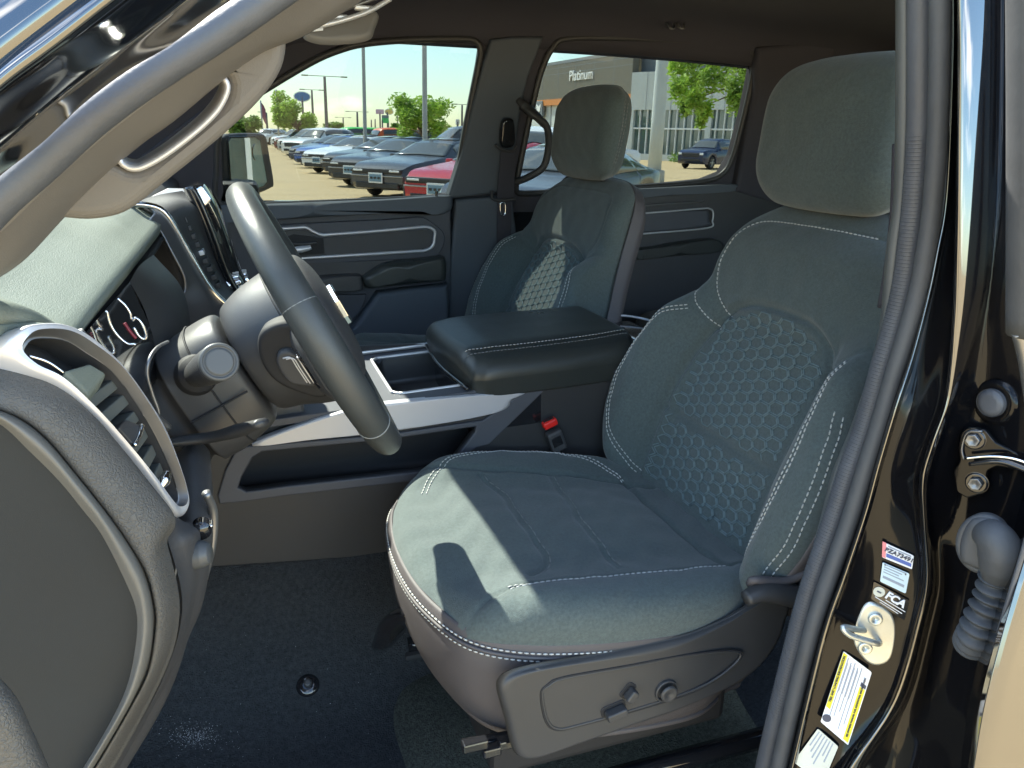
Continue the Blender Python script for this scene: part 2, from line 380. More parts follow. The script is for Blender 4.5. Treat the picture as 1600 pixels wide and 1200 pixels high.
# B pillar trim on passenger side
bp = [(757, 95), (768, 62), (800, 58), (850, 58), (842, 80), (826, 120), (815, 165), (806, 230), (800, 300), (700, 312), (722, 240), (740, 160)]
plate('pillar_trim', FW_up, FW_up.many(bp, .02), 'navy', TB, depth=.04, bevel=.008, h=.02, label='dark blue grey trim of the far middle pillar')
bl = [(712, 312), (800, 305), (815, 420), (800, 520), (700, 520), (704, 420)]
plate('pillar_trim', FW_lo, FW_lo.many(bl, .03), 'navy', TB, depth=.05, bevel=.008, h=.03, label='dark blue lower trim of the far middle pillar')
# C pillar
cp = [(1185, 75), (1310, 60), (1290, 200), (1240, 330), (1150, 300), (1160, 250), (1180, 150)]
plate('pillar_trim', FW_up, FW_up.many(cp, .03), 'liner', TB, depth=.05, bevel=.012, h=.03, label='dark rear pillar trim')
tube('pillar_edge', [FW_up.to(*FW_up.at(x, y, .02), .02) for x, y in ((1205, 80), (1195, 150), (1180, 220), (1160, 290))], .008, 'panel', TB)
# roof: headliner curving from side to side, outer roof above
hl = [[(x, .685, 1.165+z0), (x, .655, 1.225+z0), (x, .55, 1.262+z0), (x, .25, 1.275+z0), (x, 0, 1.28+z0), (x, -.25, 1.275+z0), (x, -.55, 1.262+z0), (x, -.64, 1.235+z0), (x, -.675, 1.19+z0)] for x, z0 in ((.06, -.07), (.2, -.015), (.6, .0), (1.2, .0), (1.9, -.02))]
loft('headliner', hl, 'liner', TB, N=50, R=30, thick=.004)
orf = [[(x, .70, 1.16+z0), (x, .66, 1.27+z0), (x, .5, 1.32+z0), (x, 0, 1.345+z0), (x, -.5, 1.32+z0), (x, -.66, 1.27+z0), (x, -.72, 1.17+z0)] for x, z0 in ((.02, -.06), (.2, -.01), (.6, .0), (1.2, .0), (2.05, -.03))]
loft('roof', orf, 'paint', TB, N=50, R=30, thick=.006)
# tie down hooks in the headliner above the rear window
for px in (1046, 1062):
    q = U(px, 42, y=.60); tube('coat_hook', [q+V((-.012, 0, .008)), q+V((-.006, -.012, -.004)), q+V((.006, -.012, -.004)), q+V((.012, 0, .008))], .003, 'silver_d', TB, k=6)
# rear bulkhead with window
frr = frX(1.98)
plate('rear_wall', frr, [(-.76, -.1), (.76, -.1), (.76, .8), (.66, 1.3), (-.66, 1.3), (-.76, .8)], 'liner', TB, holes=[rrect(0, 1.0, 1.1, .30, .05)], depth=.04, bevel=.003)
plate('rear_window', frr, rrect(0, 1.0, 1.12, .32, .05), 'glass', TB, depth=.004, bevel=0, h=-.02)
# firewall, cowl, windshield, hood
plate('firewall', frX(-.78), [(-.80, -.3), (.80, -.3), (.80, .78), (-.80, .78)], 'dark', TB, depth=.03, bevel=.002)
ws = [[(-.80, y, .80-abs(y)*.05), (-.42, y*.97, .985-abs(y)*.05), (.05, y*.88, 1.205-abs(y)*.05)] for y in (-.74, -.4, 0, .4, .74)]
wso = loft('windshield', [[c[i] for c in ws] for i in range(3)], 'wglass', TB, N=24, R=16)
loft('hood', [[(-.78, -.80, .66), (-.78, -.5, .76), (-.78, 0, .78), (-.78, .5, .76), (-.78, .80, .66)], [(-1.9, -.80, .58), (-1.9, -.5, .69), (-1.9, 0, .71), (-1.9, .5, .69), (-1.9, .80, .58)]], 'paint', TB, N=40, R=6, thick=.01)
loft('windshield_header', [[(-.04, -.66, 1.135), (-.04, 0, 1.178), (-.04, .66, 1.135)], [(.05, -.66, 1.19), (.04, 0, 1.245), (.05, .66, 1.19)], [(.13, -.66, 1.175), (.13, 0, 1.215), (.13, .66, 1.175)]], 'liner', TB, N=24, R=14, thick=.01)
# passenger A pillar and sail panel at the far front corner
tube('far_windshield_pillar', [V((-.85, .80, .76)), V((-.45, .745, .95)), V((-.1, .69, 1.12)), V((.08, .665, 1.20))], .036, 'liner', TB, k=12, flat=.8)
sp = [(228, 318), (345, 318), (349, 300), (345, 215), (395, 160), (345, 150), (200, 260)]
plate('mirror_sail_panel', FW_up, FW_up.many(sp, .008), 'liner', TB, depth=.03, bevel=.004, h=.008)
# far side windscreen glass panes
plate('window_glass', Fr(FW_up.O-FW_up.n*.03, FW_up.a, FW_up.b), [(p[0]*1.0, p[1]) for p in FW_up.many(fwin, -.03)], 'glass', TB, depth=.003, bevel=0)
plate('window_glass', Fr(FW_up.O-FW_up.n*.03, FW_up.a, FW_up.b), [(p[0]*1.0, p[1]) for p in FW_up.many(rwin, -.03)], 'glass', TB, depth=.003, bevel=0)
# floor pan, sill, driver side rocker, rear driver side wall behind the pillar
box('floor_pan', (.5, 0, -.02), (2.9, 1.56, .06), 'dark', TB, .01)
box('rocker', (.1, -.80, -.06), (1.3, .14, .20), 'paint', TB, .03)
box('far_rocker', (.6, .79, -.06), (2.9, .10, .20), 'paint', TB, .03)
box('rear_side_panel', (1.62, -.83, .35), (.80, .10, .80), 'panel', TB, .02)
box('front_fender', (-1.35, -.84, .20), (1.05, .10, .84), 'paint', TB, .03)
box('far_fender', (-1.35, .84, .20), (1.05, .10, .84), 'paint', TB, .03)
plate('far_lower_skin', frY(.80), [(-.9, -.1), (2.05, -.1), (2.05, .78), (-.9, .78)], 'paint', TB, depth=.02, bevel=.002)

# floor carpet: tunnel slope, footwell, kick up at the firewall
cy = [(-.70, .105), (-.62, .085), (-.45, .08), (-.30, .085), (-.20, .16), (-.145, .275), (-.10, .30), (.10, .30), (.145, .275), (.2, .16), (.3, .085), (.72, .085)]
cv = []
for x, zz, fl in ((-.75, .36, 1), (-.50, .24, .8), (-.28, .06, .3), (-.1, .0, 0), (.1, 0, 0), (.3, 0, 0), (.7, 0, 0), (1.2, 0, 0), (1.95, 0, 0)):
    cv.append([(x, y, z+zz) for y, z in cy])
cpt = loft('floor_carpet', cv, 'carpet', TB, N=120, R=160, label='dark blue black carpet of the floor'); solid(cpt, .006, -1)
# grommet for the mat and white chalk smudge, sunlit screw
def disc(name, px, py, z, r, m_, parent, h=.004):
    q = U(px, py, z=z); fr = Fr(q, (1, 0, 0), (0, 1, 0))
    return pillow(name, fr, circ(0, 0, r, 16), m_, parent, None, r=r*.5, depth=h, rb=.001, K=16, N=32)
disc('carpet_stud', 703, 1127, .098, .0085, 'steel', TB, .006)

# driver side door opening: windshield pillar bands, seals, middle pillar
def band(pts, y): return [U(a, b, y=y) for a, b in pts]
pa = dict(
 k0=[(-60, 150), (0, 93), (120, 0), (200, -60)],
 k1=[(-60, 200), (0, 133), (90, 65), (175, 0), (260, -60)],
 k2=[(-60, 245), (0, 178), (100, 102), (237, 0), (320, -60)],
 k3=[(-60, 290), (0, 232), (130, 125), (290, 5), (370, -60)],
 k4=[(-60, 330), (0, 275), (67, 222), (133, 160), (200, 110), (267, 70), (345, 10), (430, -60)])
loft('windshield_pillar', [band(pa['k0'], -1.0), band(pa['k1'], -1.005), band(pa['k2'], -.985), band(pa['k3'], -.955), band(pa['k3'], -.925), band(pa['k4'], -.87)], 'paint', TB, N=50, R=50, label='glossy black painted windshield pillar')
# the rest of the pillar body going back to the glass
loft('windshield_pillar', [band(pa['k0'], -1.0), [p+V((-.16, .20, .0)) for p in band(pa['k0'], -1.0)]], 'paint', TB, N=20, R=4, thick=.01)
tube('door_seal', band([(-60, 380), (0, 315), (67, 256), (133, 195), (200, 143), (267, 98), (360, 38), (500, -60)], -.80), .0095, 'rubber', TB, k=14, n=60, label='blue grey rubber seal along the windshield pillar')
loft('pillar_cover', [band([(-60, 400), (0, 353), (67, 288), (133, 228), (200, 174), (267, 124), (425, 16), (540, -60)], -.785), band([(-50, 420), (15, 375), (78, 316), (145, 250), (212, 195), (280, 145), (440, 38), (560, -50)], -.765),
     band([(-40, 440), (20, 398), (80, 336), (140, 278), (205, 220), (262, 182), (330, 128), (400, 78), (470, 45), (580, -30)], -.745), band([(-20, 440), (35, 402), (95, 338), (150, 282), (212, 226), (268, 186), (338, 128), (405, 80), (480, 48), (590, -20)], -.72)], 'apillar', TB, N=60, R=24, thick=.004, label='brown grey plastic cover of the windshield pillar')
# ================================================================ seats
def seat(yc, sg, name, label, detailed=True, ws=1.):
    """sg=+1: the console is on the +y side (driver's seat); -1 mirrored"""
    S = thing(name, label, 'car seat')
    # ---- cushion
    fc = Fr((.60, yc, .385), (0, sg, 0), (-1, 0, .10)); fc.n = V((.0995, 0, .995))
    fc.a = fc.a*ws
    out = [(.175, -.03), (.215, .03), (.238, .10), (.250, .19), (.247, .27), (.225, .34), (.185, .385), (.12, .417), (.03, .432), (-.06, .430),
           (-.13, .415), (-.19, .385), (-.222, .33), (-.236, .25), (-.238, .15), (-.228, .06), (-.19, -.01), (-.16, -.06), (0, -.07), (.14, -.06)]
    def hc(w, s):
        b = .028*smooth01((np.abs(w-.004)-.105)/.10)*smooth01((.46-s)/.16)
        return .020+b*.8+.010*np.cos(np.clip(w/.15, -1, 1)*1.57)*smooth01(s/.1)-.020*smooth01((s-.30)/.14)
    in_seam = [(.112, -.02), (.150, .10), (.166, .20), (.176, .29), (.200, .37)]
    out_seam = [(-.150, -.03), (-.160, .10), (-.160, .22), (-.166, .32), (-.186, .395), (-.212, .41)]
    s1 = [(.158, .268), (.10, .252), (.03, .258), (-.04, .258), (-.09, .258), (-.118, .270), (-.135, .295)]
    s2 = [(.150, .150), (.07, .158), (0, .170), (-.07, .172), (-.135, .174)]
    bite = [(.14, .022), (0, .024), (-.16, .020)]
    cu = pillow('seat_cushion', fc, out, 'fabric', S, hc, wob=.0011, r=.032, depth=.045, rb=.008, K=120, N=330, flare=.985,
                seams=[(in_seam, .0045, .006), (out_seam, .004, .004), (s1, .0045, .0045), (s2, .005, .0035), (bite, .006, .006)], gw=.004, gd=.0035)
    if detailed:
        stitch(cu, fc, [(.128, .365), (.165, .345), (.205, .30), (.226, .24), (.229, .18), (.215, .11), (.180, .055), (.135, .022)], S, off=(-.0035, .0035))
        stitch(cu, fc, [(-.168, .335), (-.166, .30), (-.163, .22), (-.165, .12), (-.160, .03)], S, off=(-.0035, .0035))
        for q in (s1, s2): stitch(cu, fc, [(a, b-.0065) for a, b in q[:]], S, off=(0,), m_='thread_dk', L=.012, gap=.004)
    # skirt: vinyl band below the cushion edge with double stitched seam
    def sk(sc, dz, mn=-9): return [fc.to(p[0]*sc, p[1]*sc if p[1] > 0 else p[1], dz+(.0 if p[1] > .1 else 0)) for p in out]
    rings = [sk(.992, -.006), sk(1.0, -.018), sk(.996, -.05), sk(.965, -.10), sk(.91, -.145), sk(.86, -.165)]
    k_ = loft('seat_skirt', rings, 'vinyl', S, N=200, R=40, closed=True, caps=False)
    solid(k_, .004)
    for dz, nm in ((-.018, 0), (-.028, 1)):
        P = cr([fc.to(p[0]*1.004, p[1]*1.004, dz) for p in out], 420, True)
        v, f = dashes(P, .005, .0022, .0012); mesh('stitching', v, f, 'thread', S)
    P = cr([fc.to(p[0]*1.004, p[1]*1.004, -.0235) for p in out], 300, True)
    v, f = tube_vf(P, .0022, 6, True); mesh('piping', v, f, 'vinyl', S)
    P = cr([fc.to(p[0]*.866, p[1]*.866, -.163) for p in out], 300, True)
    v, f = tube_vf(P, .005, 6, True); mesh('skirt_hem', v, f, 'vinyl', S)
    # ---- backrest
    fb = Fr((.62, yc, .40), (0, sg, 0), (.36, 0, .933)); fb.n = V((-.933, 0, .36)); fb.n /= np.linalg.norm(fb.n)
    fb.a = fb.a*ws
    ob = [(.150, -.03), (.200, .0), (.238, .04), (.258, .09), (.264, .13), (.256, .18), (.242, .23), (.222, .29), (.206, .35), (.196, .40), (.184, .45), (.163, .485), (.125, .508),
          (.05, .515), (-.05, .515), (-.125, .510), (-.163, .49), (-.185, .45), (-.198, .40), (-.208, .35), (-.226, .29), (-.244, .23), (-.256, .18), (-.262, .12), (-.256, .06), (-.235, .01), (-.20, -.03), (0, -.05)]
    def hb(w, s):
        top = smooth01((s-.27)/.10)
        b = .060*smooth01((np.abs(w)-.125)/.085)*(1-top)+.006*top*np.cos(np.clip(w/.2, -1, 1)*1.57)
        ins = -.008*(1-smooth01((np.abs(w)-.125)/.02))*(1-smooth01((s-.31)/.025))
        return b+ins+.012*np.sin(np.clip(s/.33, 0, 1)*math.pi)-.030*smooth01((s-.42)/.09)+.012*smooth01((s-.3)/.1)
    ins = [(.150, -.02), (.150, .06), (.148, .155), (.140, .25), (.128, .295), (.100, .325), (.050, .339), (-.02, .342), (-.075, .335), (-.110, .312), (-.128, .27), (-.137, .20), (-.140, .10), (-.140, 0)]
    up_l = [(.122, .302), (.150, .325), (.186, .36), (.203, .40), (.198, .45)]
    yoke = [(.112, .306), (.140, .328), (.162, .352), (.172, .385), (.166, .425), (.148, .455), (.11, .468), (0, .470), (-.11, .468), (-.148, .455), (-.166, .425)]
    sh2 = [(.122, .285), (.165, .305), (.200, .335), (.222, .355)]
    sh2r = [(-w, s) for w, s in sh2]
    bs = [(.176, .300), (.205, .272), (.226, .22), (.236, .16), (.226, .09), (.19, .045), (.150, .012)]
    bsr = [(-.150, .01), (-.183, .05), (-.200, .11), (-.204, .18), (-.198, .25), (-.186, .31)]
    ed = [(-.235, .03), (-.250, .08), (-.252, .14), (-.244, .20), (-.230, .25)]
    split = [(.146, .135), (.07, .133), (-.05, .133), (-.138, .135)]
    bk = pillow('backrest', fb, ob, 'fabric', S, hb, wob=.0008, r=.030, depth=.075, rb=.03, K=130, N=340, flare=.97,
                seams=[(ins, .005, .010), (sh2, .004, .004), (sh2r, .004, .004), (yoke, .003, .0022), (split, .005, .004), (bs, .003, .002), (bsr, .003, .002)])
    # dark vinyl side and back shell
    rings = []
    for q, sc in ((0, 1.0), (.3, .998), (.65, .99), (1, .95)):
        rings.append([fb.to(p[0]*sc*1.003, p[1]*(sc if p[1] > 0 else 1), (.012-.093*q+(0.03 if p[1] < .22 else .03-.065*float(smooth01((p[1]-.22)/.14)))*(1-q)) if p[0]*1 < 0 else (-.035-.046*q)) for p in ob])
    sh = loft('side_panel', rings, 'vinyl', S, N=260, R=16, closed=True, label='dark vinyl side of the backrest'); solid(sh, .003)
    fbk = Fr(fb.O-fb.n*.082, fb.a, fb.b); fbk.n = -fb.n
    pillow('back_panel', fbk, [(p[0]*.95, p[1]*.96) for p in ob], 'plastic', S, None, r=.02, depth=.01, rb=.003, K=14, N=120)
    if detailed:
        stitch(bk, fb, yoke[:9], S, n=240, off=(0,), start=.2, r=.0012)
        stitch(bk, fb, sh2, S, off=(0,), start=.2, r=.0012)
    stitch(bk, fb, bs, S, off=(-.0035, .0035), n=160, start=.2)
    stitch(bk, fb, bsr, S, off=(-.0035, .0035), n=160, start=.2)
    stitch(bk, fb, ed, S, off=(-.0035, .0035), n=160, start=.2)
    # quilted honeycomb of the insert: raised double lines, real relief
    vs = []; fs = []; b = 0
    pw, pr = .050, .0185
    E_ = []
    for i in range(-5, 6):
        for j in range(0, 20):
            for o_ in (0, .5):
                cx = (i+o_)*pw; cy = (j+o_)*pr
                E_.append([(cx+a_*pw*.9, cy+b_*pr*.86) for a_, b_ in ((-.18, .5), (.18, .5), (.32, 0), (.18, -.5), (-.18, -.5), (-.32, 0), (-.18, .5))])
    insA = np.array(ins)
    for q in E_:
        C = np.array(q)
        for a_, b_ in zip(C[:-1], C[1:]):
            seg = np.linspace(a_, b_, 4); md = seg
            ok = inside(md, insA) & (seg_d(md, ins) > .008) & (md[:, 1] > .012) & (seg_d(md, split) > .006)
            if not ok.all(): continue
            P, _ = onto(bk, fb, [tuple(x) for x in seg], 4, .0009, .2)
            if len(P) < 4: continue
            v, f = tube_vf(P, .0012, 4, flat=.9); vs.append(v); fs += [tuple(t+b for t in x) for x in f]; b += len(v)
    o = mesh('quilting', np.vstack(vs), fs, 'ridge', S); o['kind'] = 'stuff'
    # ---- headrest
    fh = Fr((.62, yc, .40), (0, sg, 0), (.10, 0, .995)); fh.n = V((-.995, 0, .10)); fh.O = fb.to(0, .478, .040)-fh.b*.49; fh.a = fh.a*(1+(ws-1)*.5)
    oh = [(.06, .494), (.11, .502), (.138, .530), (.146, .58), (.147, .62), (.140, .665), (.115, .692), (.06, .702), (-.06, .702), (-.115, .692), (-.140, .665), (-.147, .62), (-.146, .58), (-.138, .530), (-.11, .502), (-.06, .494)]
    def hh(w, s): return .012*np.cos(np.clip(w/.15, -1, 1)*1.4)-.015*smooth01((s-.64)/.07)-.010*smooth01((.55-s)/.05)
    side = [(-.112, .51), (-.118, .56), (-.121, .62), (-.118, .67), (-.105, .705)]
    hr = pillow('headrest', fh, oh, 'fabric', S, hh, wob=.0006, r=.034, depth=.068, rb=.03, K=70, N=220, flare=.97)
    # stitched side seams of the headrest
    for sgn in (-1, 1):
        P = [fh.to(sgn*.1445*q, s, d) for q, s, d in ((.93, .535, -.035), (.99, .57, -.038), (1.0, .61, -.040), (.995, .65, -.042), (.96, .665, -.045))]
        for dd in (-.0035, .0035):
            Q = cr([p+fh.n*dd for p in P], 60)
            pts = []
            for p in Q:
                s_ = Vector(p+fh.a*sgn*.1); hit = bvh(hr).ray_cast(s_, Vector(-fh.a*sgn))
                if hit[0] is not None: pts.append(np.array(hit[0])+fh.a*sgn*.0006)
            v, f = dashes(pts, .0055, .0022, .0011)
            if v is not None: mesh('stitching', v, f, 'thread_dk', S)
    for w in (-.045, .045):
        tube('headrest_post', [fb.to(w, .47, -.03), fb.to(w, .54, 0)], .0055, 'chrome', S, k=10)
        q = fb.to(w, .502, -.012)
        R_ = Matrix.Rotation(math.radians(21), 3, 'Y').to_4x4()
        box('guide_sleeve', q, (.026, .03, .012), 'plastic_s', S, .004, R_)
    # bolster wing of the base and lower bracket
    return S, fc, fb, cu, bk
DS, fcD, fbD, cuD, bkD = seat(-.40, 1, 'driver_seat', 'dark teal fabric front seat nearest the camera with power seat controls on its base')
PS, fcP, fbP, cuP, bkP = seat(.415, -1, 'passenger_seat', 'dark fabric front seat on the far side beyond the centre console with a sunlit stripe', False, 1.16)
# power seat base panel (driver)
fp = frY(-.647)
ol = [(780, 1085), (784, 1068), (802, 1056), (850, 1044), (960, 1024), (1070, 1000), (1140, 974), (1180, 952), (1210, 935), (1242, 924), (1246, 935), (1238, 968), (1222, 1010), (1190, 1050), (1140, 1082), (1060, 1115), (980, 1142), (900, 1168), (840, 1188), (815, 1190), (803, 1175), (792, 1130)]
pp = pillow('seat_base_panel', fp, fp.many(ol), 'plastic_s', DS, lambda u, v: -.004*smooth01((u-.45)/.1), r=.010, depth=.012, rb=.002, K=40, N=200, label='black plastic shield with seat switches')
ins = [(845, 1085), (855, 1070), (880, 1058), (980, 1040), (1080, 1022), (1157, 1018), (1140, 1045), (1090, 1078), (1000, 1108), (900, 1135), (868, 1140), (852, 1125)]
P = cr([fp.to(*q, .0002) for q in fp.many(ins)], 160, True); v, f = tube_vf(P, .0013, 6, True); mesh('panel_groove', v, f, 'dark', DS)
P = cr([fp.to(*q, .0) for q in fp.many([(x+(1 if x < 1000 else -1)*2.5, y+(1.8 if y < 1075 else -1.8)) for x, y in ins])], 160, True)
v, f = tube_vf(P, .0016, 6, True); mesh('panel_bead', v, f, 'plastic_s', DS)
u_, v_ = fp.at(1040, 1078)
fk = Fr(fp.to(u_, v_, .004), fp.a, fp.b)
plate('lumbar_knob_bezel', fk, circ(0, 0, .0150), 'plastic_s', DS, holes=[circ(0, 0, .0125)], depth=.006, bevel=.0015)
kn = pillow('lumbar_knob', fk, circ(.0006, -.0004, .0112, 24), 'plastic_s', DS, lambda u, v: -.002*np.exp(-((u)**2+(v+.001)**2)/.00003), r=.003, depth=.003, rb=.001, K=20, N=60, label='round four way lumbar switch')
kn.location = V(kn.location)+fp.n*.006
for px, py, L, w_, ang, nm in ((958, 1107, .026, .0105, 12, 'seat_switch'), (981, 1079, .016, .010, 52, 'recline_switch')):
    u_, v_ = fp.at(px, py)
    c, s_ = math.cos(math.radians(ang)), math.sin(math.radians(ang))
    q = [(u_+x*c-y*s_, v_+x*s_+y*c) for x, y in rrect(0, 0, L+.006, w_+.005, .005)]
    plate('switch_recess', fp, q, 'dark', DS, depth=.004, bevel=.0008, h=.0012)
    q = [(u_+.001+x*c-y*s_, v_-.0015+x*s_+y*c) for x, y in rrect(0, 0, L, w_, .003)]
    plate(nm, fp, q, 'gloss' if 0 else 'plastic_s', DS, depth=.012, bevel=.0022, h=.013)
# seat track and under seat frame
tube('seat_track', [U(722, 1166, y=-.60), U(800, 1152, y=-.60)], .007, 'gloss', DS, k=8, power=4)
for px, py, s_ in ((742, 1163, .03), (768, 1172, .022), (790, 1160, .018)):
    box('track_bracket', U(px, py, y=-.615), (s_, .012, .012), 'gloss', DS, .002)
box('seat_frame', (.42, -.40, .215), (.34, .36, .06), 'dark', DS, .01)
box('seat_frame', (.42, .40, .215), (.34, .36, .06), 'dark', PS, .01)
for sy in (-.58, -.22):
    tube('seat_rail', [V((.22, sy, .135)), V((.42, sy, .135)), V((.72, sy, .135))], .012, 'gloss', DS, k=8, power=4)
    box('rail_foot', (.24, sy, .11), (.06, .04, .04), 'dark', DS, .008)
    tube('seat_rail', [V((.22, -sy, .135)), V((.42, -sy, .135)), V((.72, -sy, .135))], .012, 'steel', PS, k=8, power=4)
tube('lift_handle', [U(600, 1005, y=-.33), U(625, 965, y=-.40), U(655, 955, y=-.44)], [.02, .026, .022], 'gloss', DS, k=12, flat=.5)
# hinge wing between cushion and backrest
tube('hinge_cover', [U(1165, 935, y=-.655), U(1195, 925, y=-.655), U(1240, 930, y=-.655)], [.010, .016, .018], 'plastic_s', DS, k=12, flat=.8)
tube('backrest_piping', [U(1172, 912, y=-.64), U(1180, 906, y=-.648), U(1225, 908, y=-.652), U(1260, 895, y=-.655)], .0055, 'vinyl', DS, k=8)
# ================================================================ dashboard
DB = thing('dashboard', 'black dashboard with silver framed air vent at its near end and leather grained top', 'dashboard')
def yy(pts): return [U(a, b, y=c) for a, b, c in pts]
A_ = [(-60, 640), (0, 663), (48, 707), (92, 751), (128, 795), (161, 839), (198, 913), (213, 955), (213, 1000), (200, 1067), (173, 1127), (130, 1200), (90, 1260)]
B_ = [(-60, 625), (0, 640), (37, 656), (73, 685), (117, 737), (161, 792), (198, 843), (227, 894), (241, 950), (241, 990), (230, 1050), (200, 1110), (147, 1200), (105, 1260)]
C_ = [(-60, 566), (0, 574), (44, 581), (92, 604), (147, 651), (191, 702), (235, 757), (268, 800), (270, 822), (259, 842), (265, 870), (276, 917), (278, 960), (267, 1017), (233, 1093), (173, 1200), (130, 1270)]
D_ = [(260, 835), (268, 860), (284, 915), (290, 960), (280, 1010), (255, 1070), (215, 1140), (178, 1210)]
loft('end_cap', [[U(a, b, y=-.745)+V((-.30, 0, 0)) for a, b in A_], [U(a-20, b+14 if b < 900 else b-10, y=-.757) for a, b in A_], [U(a, b, y=-.757) for a, b in A_]], 'capdark', DB, N=90, R=20, sharp=True, label='dark cover closing the end of the dashboard')
loft('end_cap_rim', [[U(a, b, y=-.757) for a, b in A_], [U(a*.6+c*.4, b*.6+d*.4, y=-.772) for (a, b), (c, d) in zip(A_, B_)], [U(a*.2+c*.8, b*.2+d*.8, y=-.768) for (a, b), (c, d) in zip(A_, B_)], [U(c, d, y=-.755) for c, d in B_]], 'caprim', DB, N=90, R=24, label='smooth rim round the dashboard end cover, its edge highlight painted as lighter grey')
loft('end_panel', [[U(c, d, y=-.752) for c, d in B_], [U(c+3, d-1, y=-.762) for c, d in B_], [U(c*.5+e*.5, d*.5+f*.5, y=-.757) for (c, d), (e, f) in zip([tuple(q) for q in cr(B_, 40)], [tuple(q) for q in cr(C_, 40)])], [U(e-3, f+1, y=-.742) for e, f in C_], [U(e, f, y=-.728) for e, f in C_], [U(e, f, y=-.728)+V((-.02, .05, 0)) for e, f in C_]], 'endcap', DB, N=120, R=50, label='grained grey panel between end cover and vent')
# lower dash inboard of the end panel
D2 = [(268, 800), (300, 770), (325, 780), (334, 805), (330, 850), (318, 910), (296, 955), (285, 990), (268, 1040), (242, 1093), (197, 1167), (150, 1260)]
E2 = [(266, 805), (262, 840), (270, 870), (282, 915), (284, 960), (272, 1015), (240, 1090), (180, 1195), (140, 1260)]
knee = loft('knee_panel', [[U(a, b, y=-.726) for a, b in E2], [U(a+5, b, y=-.715) for a, b in E2], yy([(268, 800, -.68), (300, 830, -.70), (304, 850, -.70), (306, 900, -.695), (300, 950, -.69), (284, 1010, -.69), (262, 1060, -.69), (222, 1130, -.69), (150, 1260, -.69)]), yy([(a, b, -.60) for a, b in D2]), [p+V((-.02, .45, 0)) for p in yy([(a, b, -.60) for a, b in D2])]], 'plastic', DB, N=80, R=60)
tube('switch_panel_edge', yy([(322, 770, -.64), (333, 800, -.63), (331, 850, -.63), (318, 905, -.635)]), .004, 'silver_d', DB, k=8)
# headlamp switch
def khit(px, py):
    r_ = ray(px, py); h = bvh(knee).ray_cast(Vector(CAM), Vector(r_/np.linalg.norm(r_))); return np.array(h[0]) if h[0] is not None else U(px, py, y=-.69)
q = khit(309, 866)-V((.006, 0, 0)); ax_ = V((.93, -.22, .10)); ax_ /= np.linalg.norm(ax_)
tube('knob_ring', [q-ax_*.004, q+ax_*.002], .0135, 'gloss', DB, k=22)
tube('headlamp_knob', [q, q+ax_*.008, q+ax_*.014, q+ax_*.016], [.0115, .0115, .011, .0085], 'tipgrey', DB, k=22, label='silver headlamp knob')
q = khit(311, 826); tube('dimmer_wheel', [q+V((.002, -.005, 0)), q+V((.002, .005, 0))], .008, 'gloss', DB, k=16)
tube('dimmer_rim', [q+V((.0095, -.005, .003)), q+V((.0095, .005, .003))], .0015, 'chrome', DB, k=8)
# top pad
hood = yy([(-60, 470, -.76), (0, 482, -.745), (60, 492, -.70), (112, 522, -.635), (124, 517, -.60), (160, 470, -.52), (210, 408, -.38), (246, 362, -.20), (257, 345, -.13)])
hood2 = [p+V((-.016, 0, -.012)) for p in hood]
ys = [p[1] for p in hood]
def prof(x, z0, z1, pk=-.36): return [V((x, y, z0+(z1-z0)*math.exp(-((y-pk)/.24)**2))) for y in ys]
loft('top_pad', [prof(-.80, .74, .77), prof(-.60, .80, .835), prof(-.42, .835, .872), prof(-.28, .845, .892), [p+V((-.055, 0, .030)) for p in hood], [p+V((-.018, 0, .012)) for p in hood], hood, hood2, [p+V((-.10, 0, .0)) for p in hood2]], 'dashtop', DB, N=90, R=90, label='grey green leather grained dash top')
# right of the driver the pad carries on
loft('centre_top', [[(x, y, z) for y in (-.12, 0, .3, .55, .74)] for x, z in ((-.8, .76), (-.5, .83), (-.22, .855), (-.13, .845), (-.11, .80), (-.11, .68))], 'plastic', DB, N=40, R=40)
loft('passenger_dash', [[(x, y, z) for y in (.14, .3, .55, .74)] for x, z in ((-.11, .80), (-.10, .72), (-.06, .64), (-.09, .52), (-.2, .40))], 'plastic', DB, N=30, R=30)
# end shoulder between pad and vent frame
loft('end_shoulder', [[p+V((-.010, 0, -.008)) for p in yy([(-60, 474, -.758), (0, 484, -.745), (60, 496, -.71), (118, 524, -.65), (150, 548, -.63), (190, 592, -.61)])], [p+V((-.008, .004, -.004)) for p in yy([(-60, 510, -.768), (0, 508, -.752), (45, 500, -.728), (98, 503, -.705), (150, 535, -.68), (200, 585, -.665)])], [p+V((-.010, .004, -.006)) for p in yy([(-60, 575, -.752), (0, 562, -.748), (10, 535, -.744), (60, 514, -.722), (140, 536, -.694), (200, 592, -.678)])]], 'dashtop', DB, N=50, R=24, thick=.003)
# vent frame
vo = [(6, 545, -.748), (18, 522, -.744), (45, 508, -.734), (95, 508, -.717), (140, 530, -.703), (185, 572, -.690), (225, 625, -.680), (255, 675, -.672), (278, 735, -.668), (290, 778, -.668), (289, 797, -.674), (280, 808, -.682), (268, 801, -.70), (235, 757, -.714), (190, 703, -.722), (145, 652, -.732), (92, 603, -.742), (40, 577, -.748)]
vi = [(37, 556, -.740), (41, 540, -.737), (57, 529, -.730), (100, 532, -.716), (135, 552, -.704), (177, 582, -.694), (214, 632, -.684), (243, 681, -.678), (266, 732, -.672), (277, 766, -.672), (277, 784, -.678), (266, 784, -.684), (255, 774, -.698), (230, 741, -.710), (188, 690, -.719), (140, 638, -.729), (88, 591, -.738), (52, 572, -.741)]
O_ = yy(vo); I_ = yy(vi); up_ = V((.004, -.002, .002))
mid = [(o*.5+i*.5)+up_*1.4 for o, i in zip(O_, I_)]
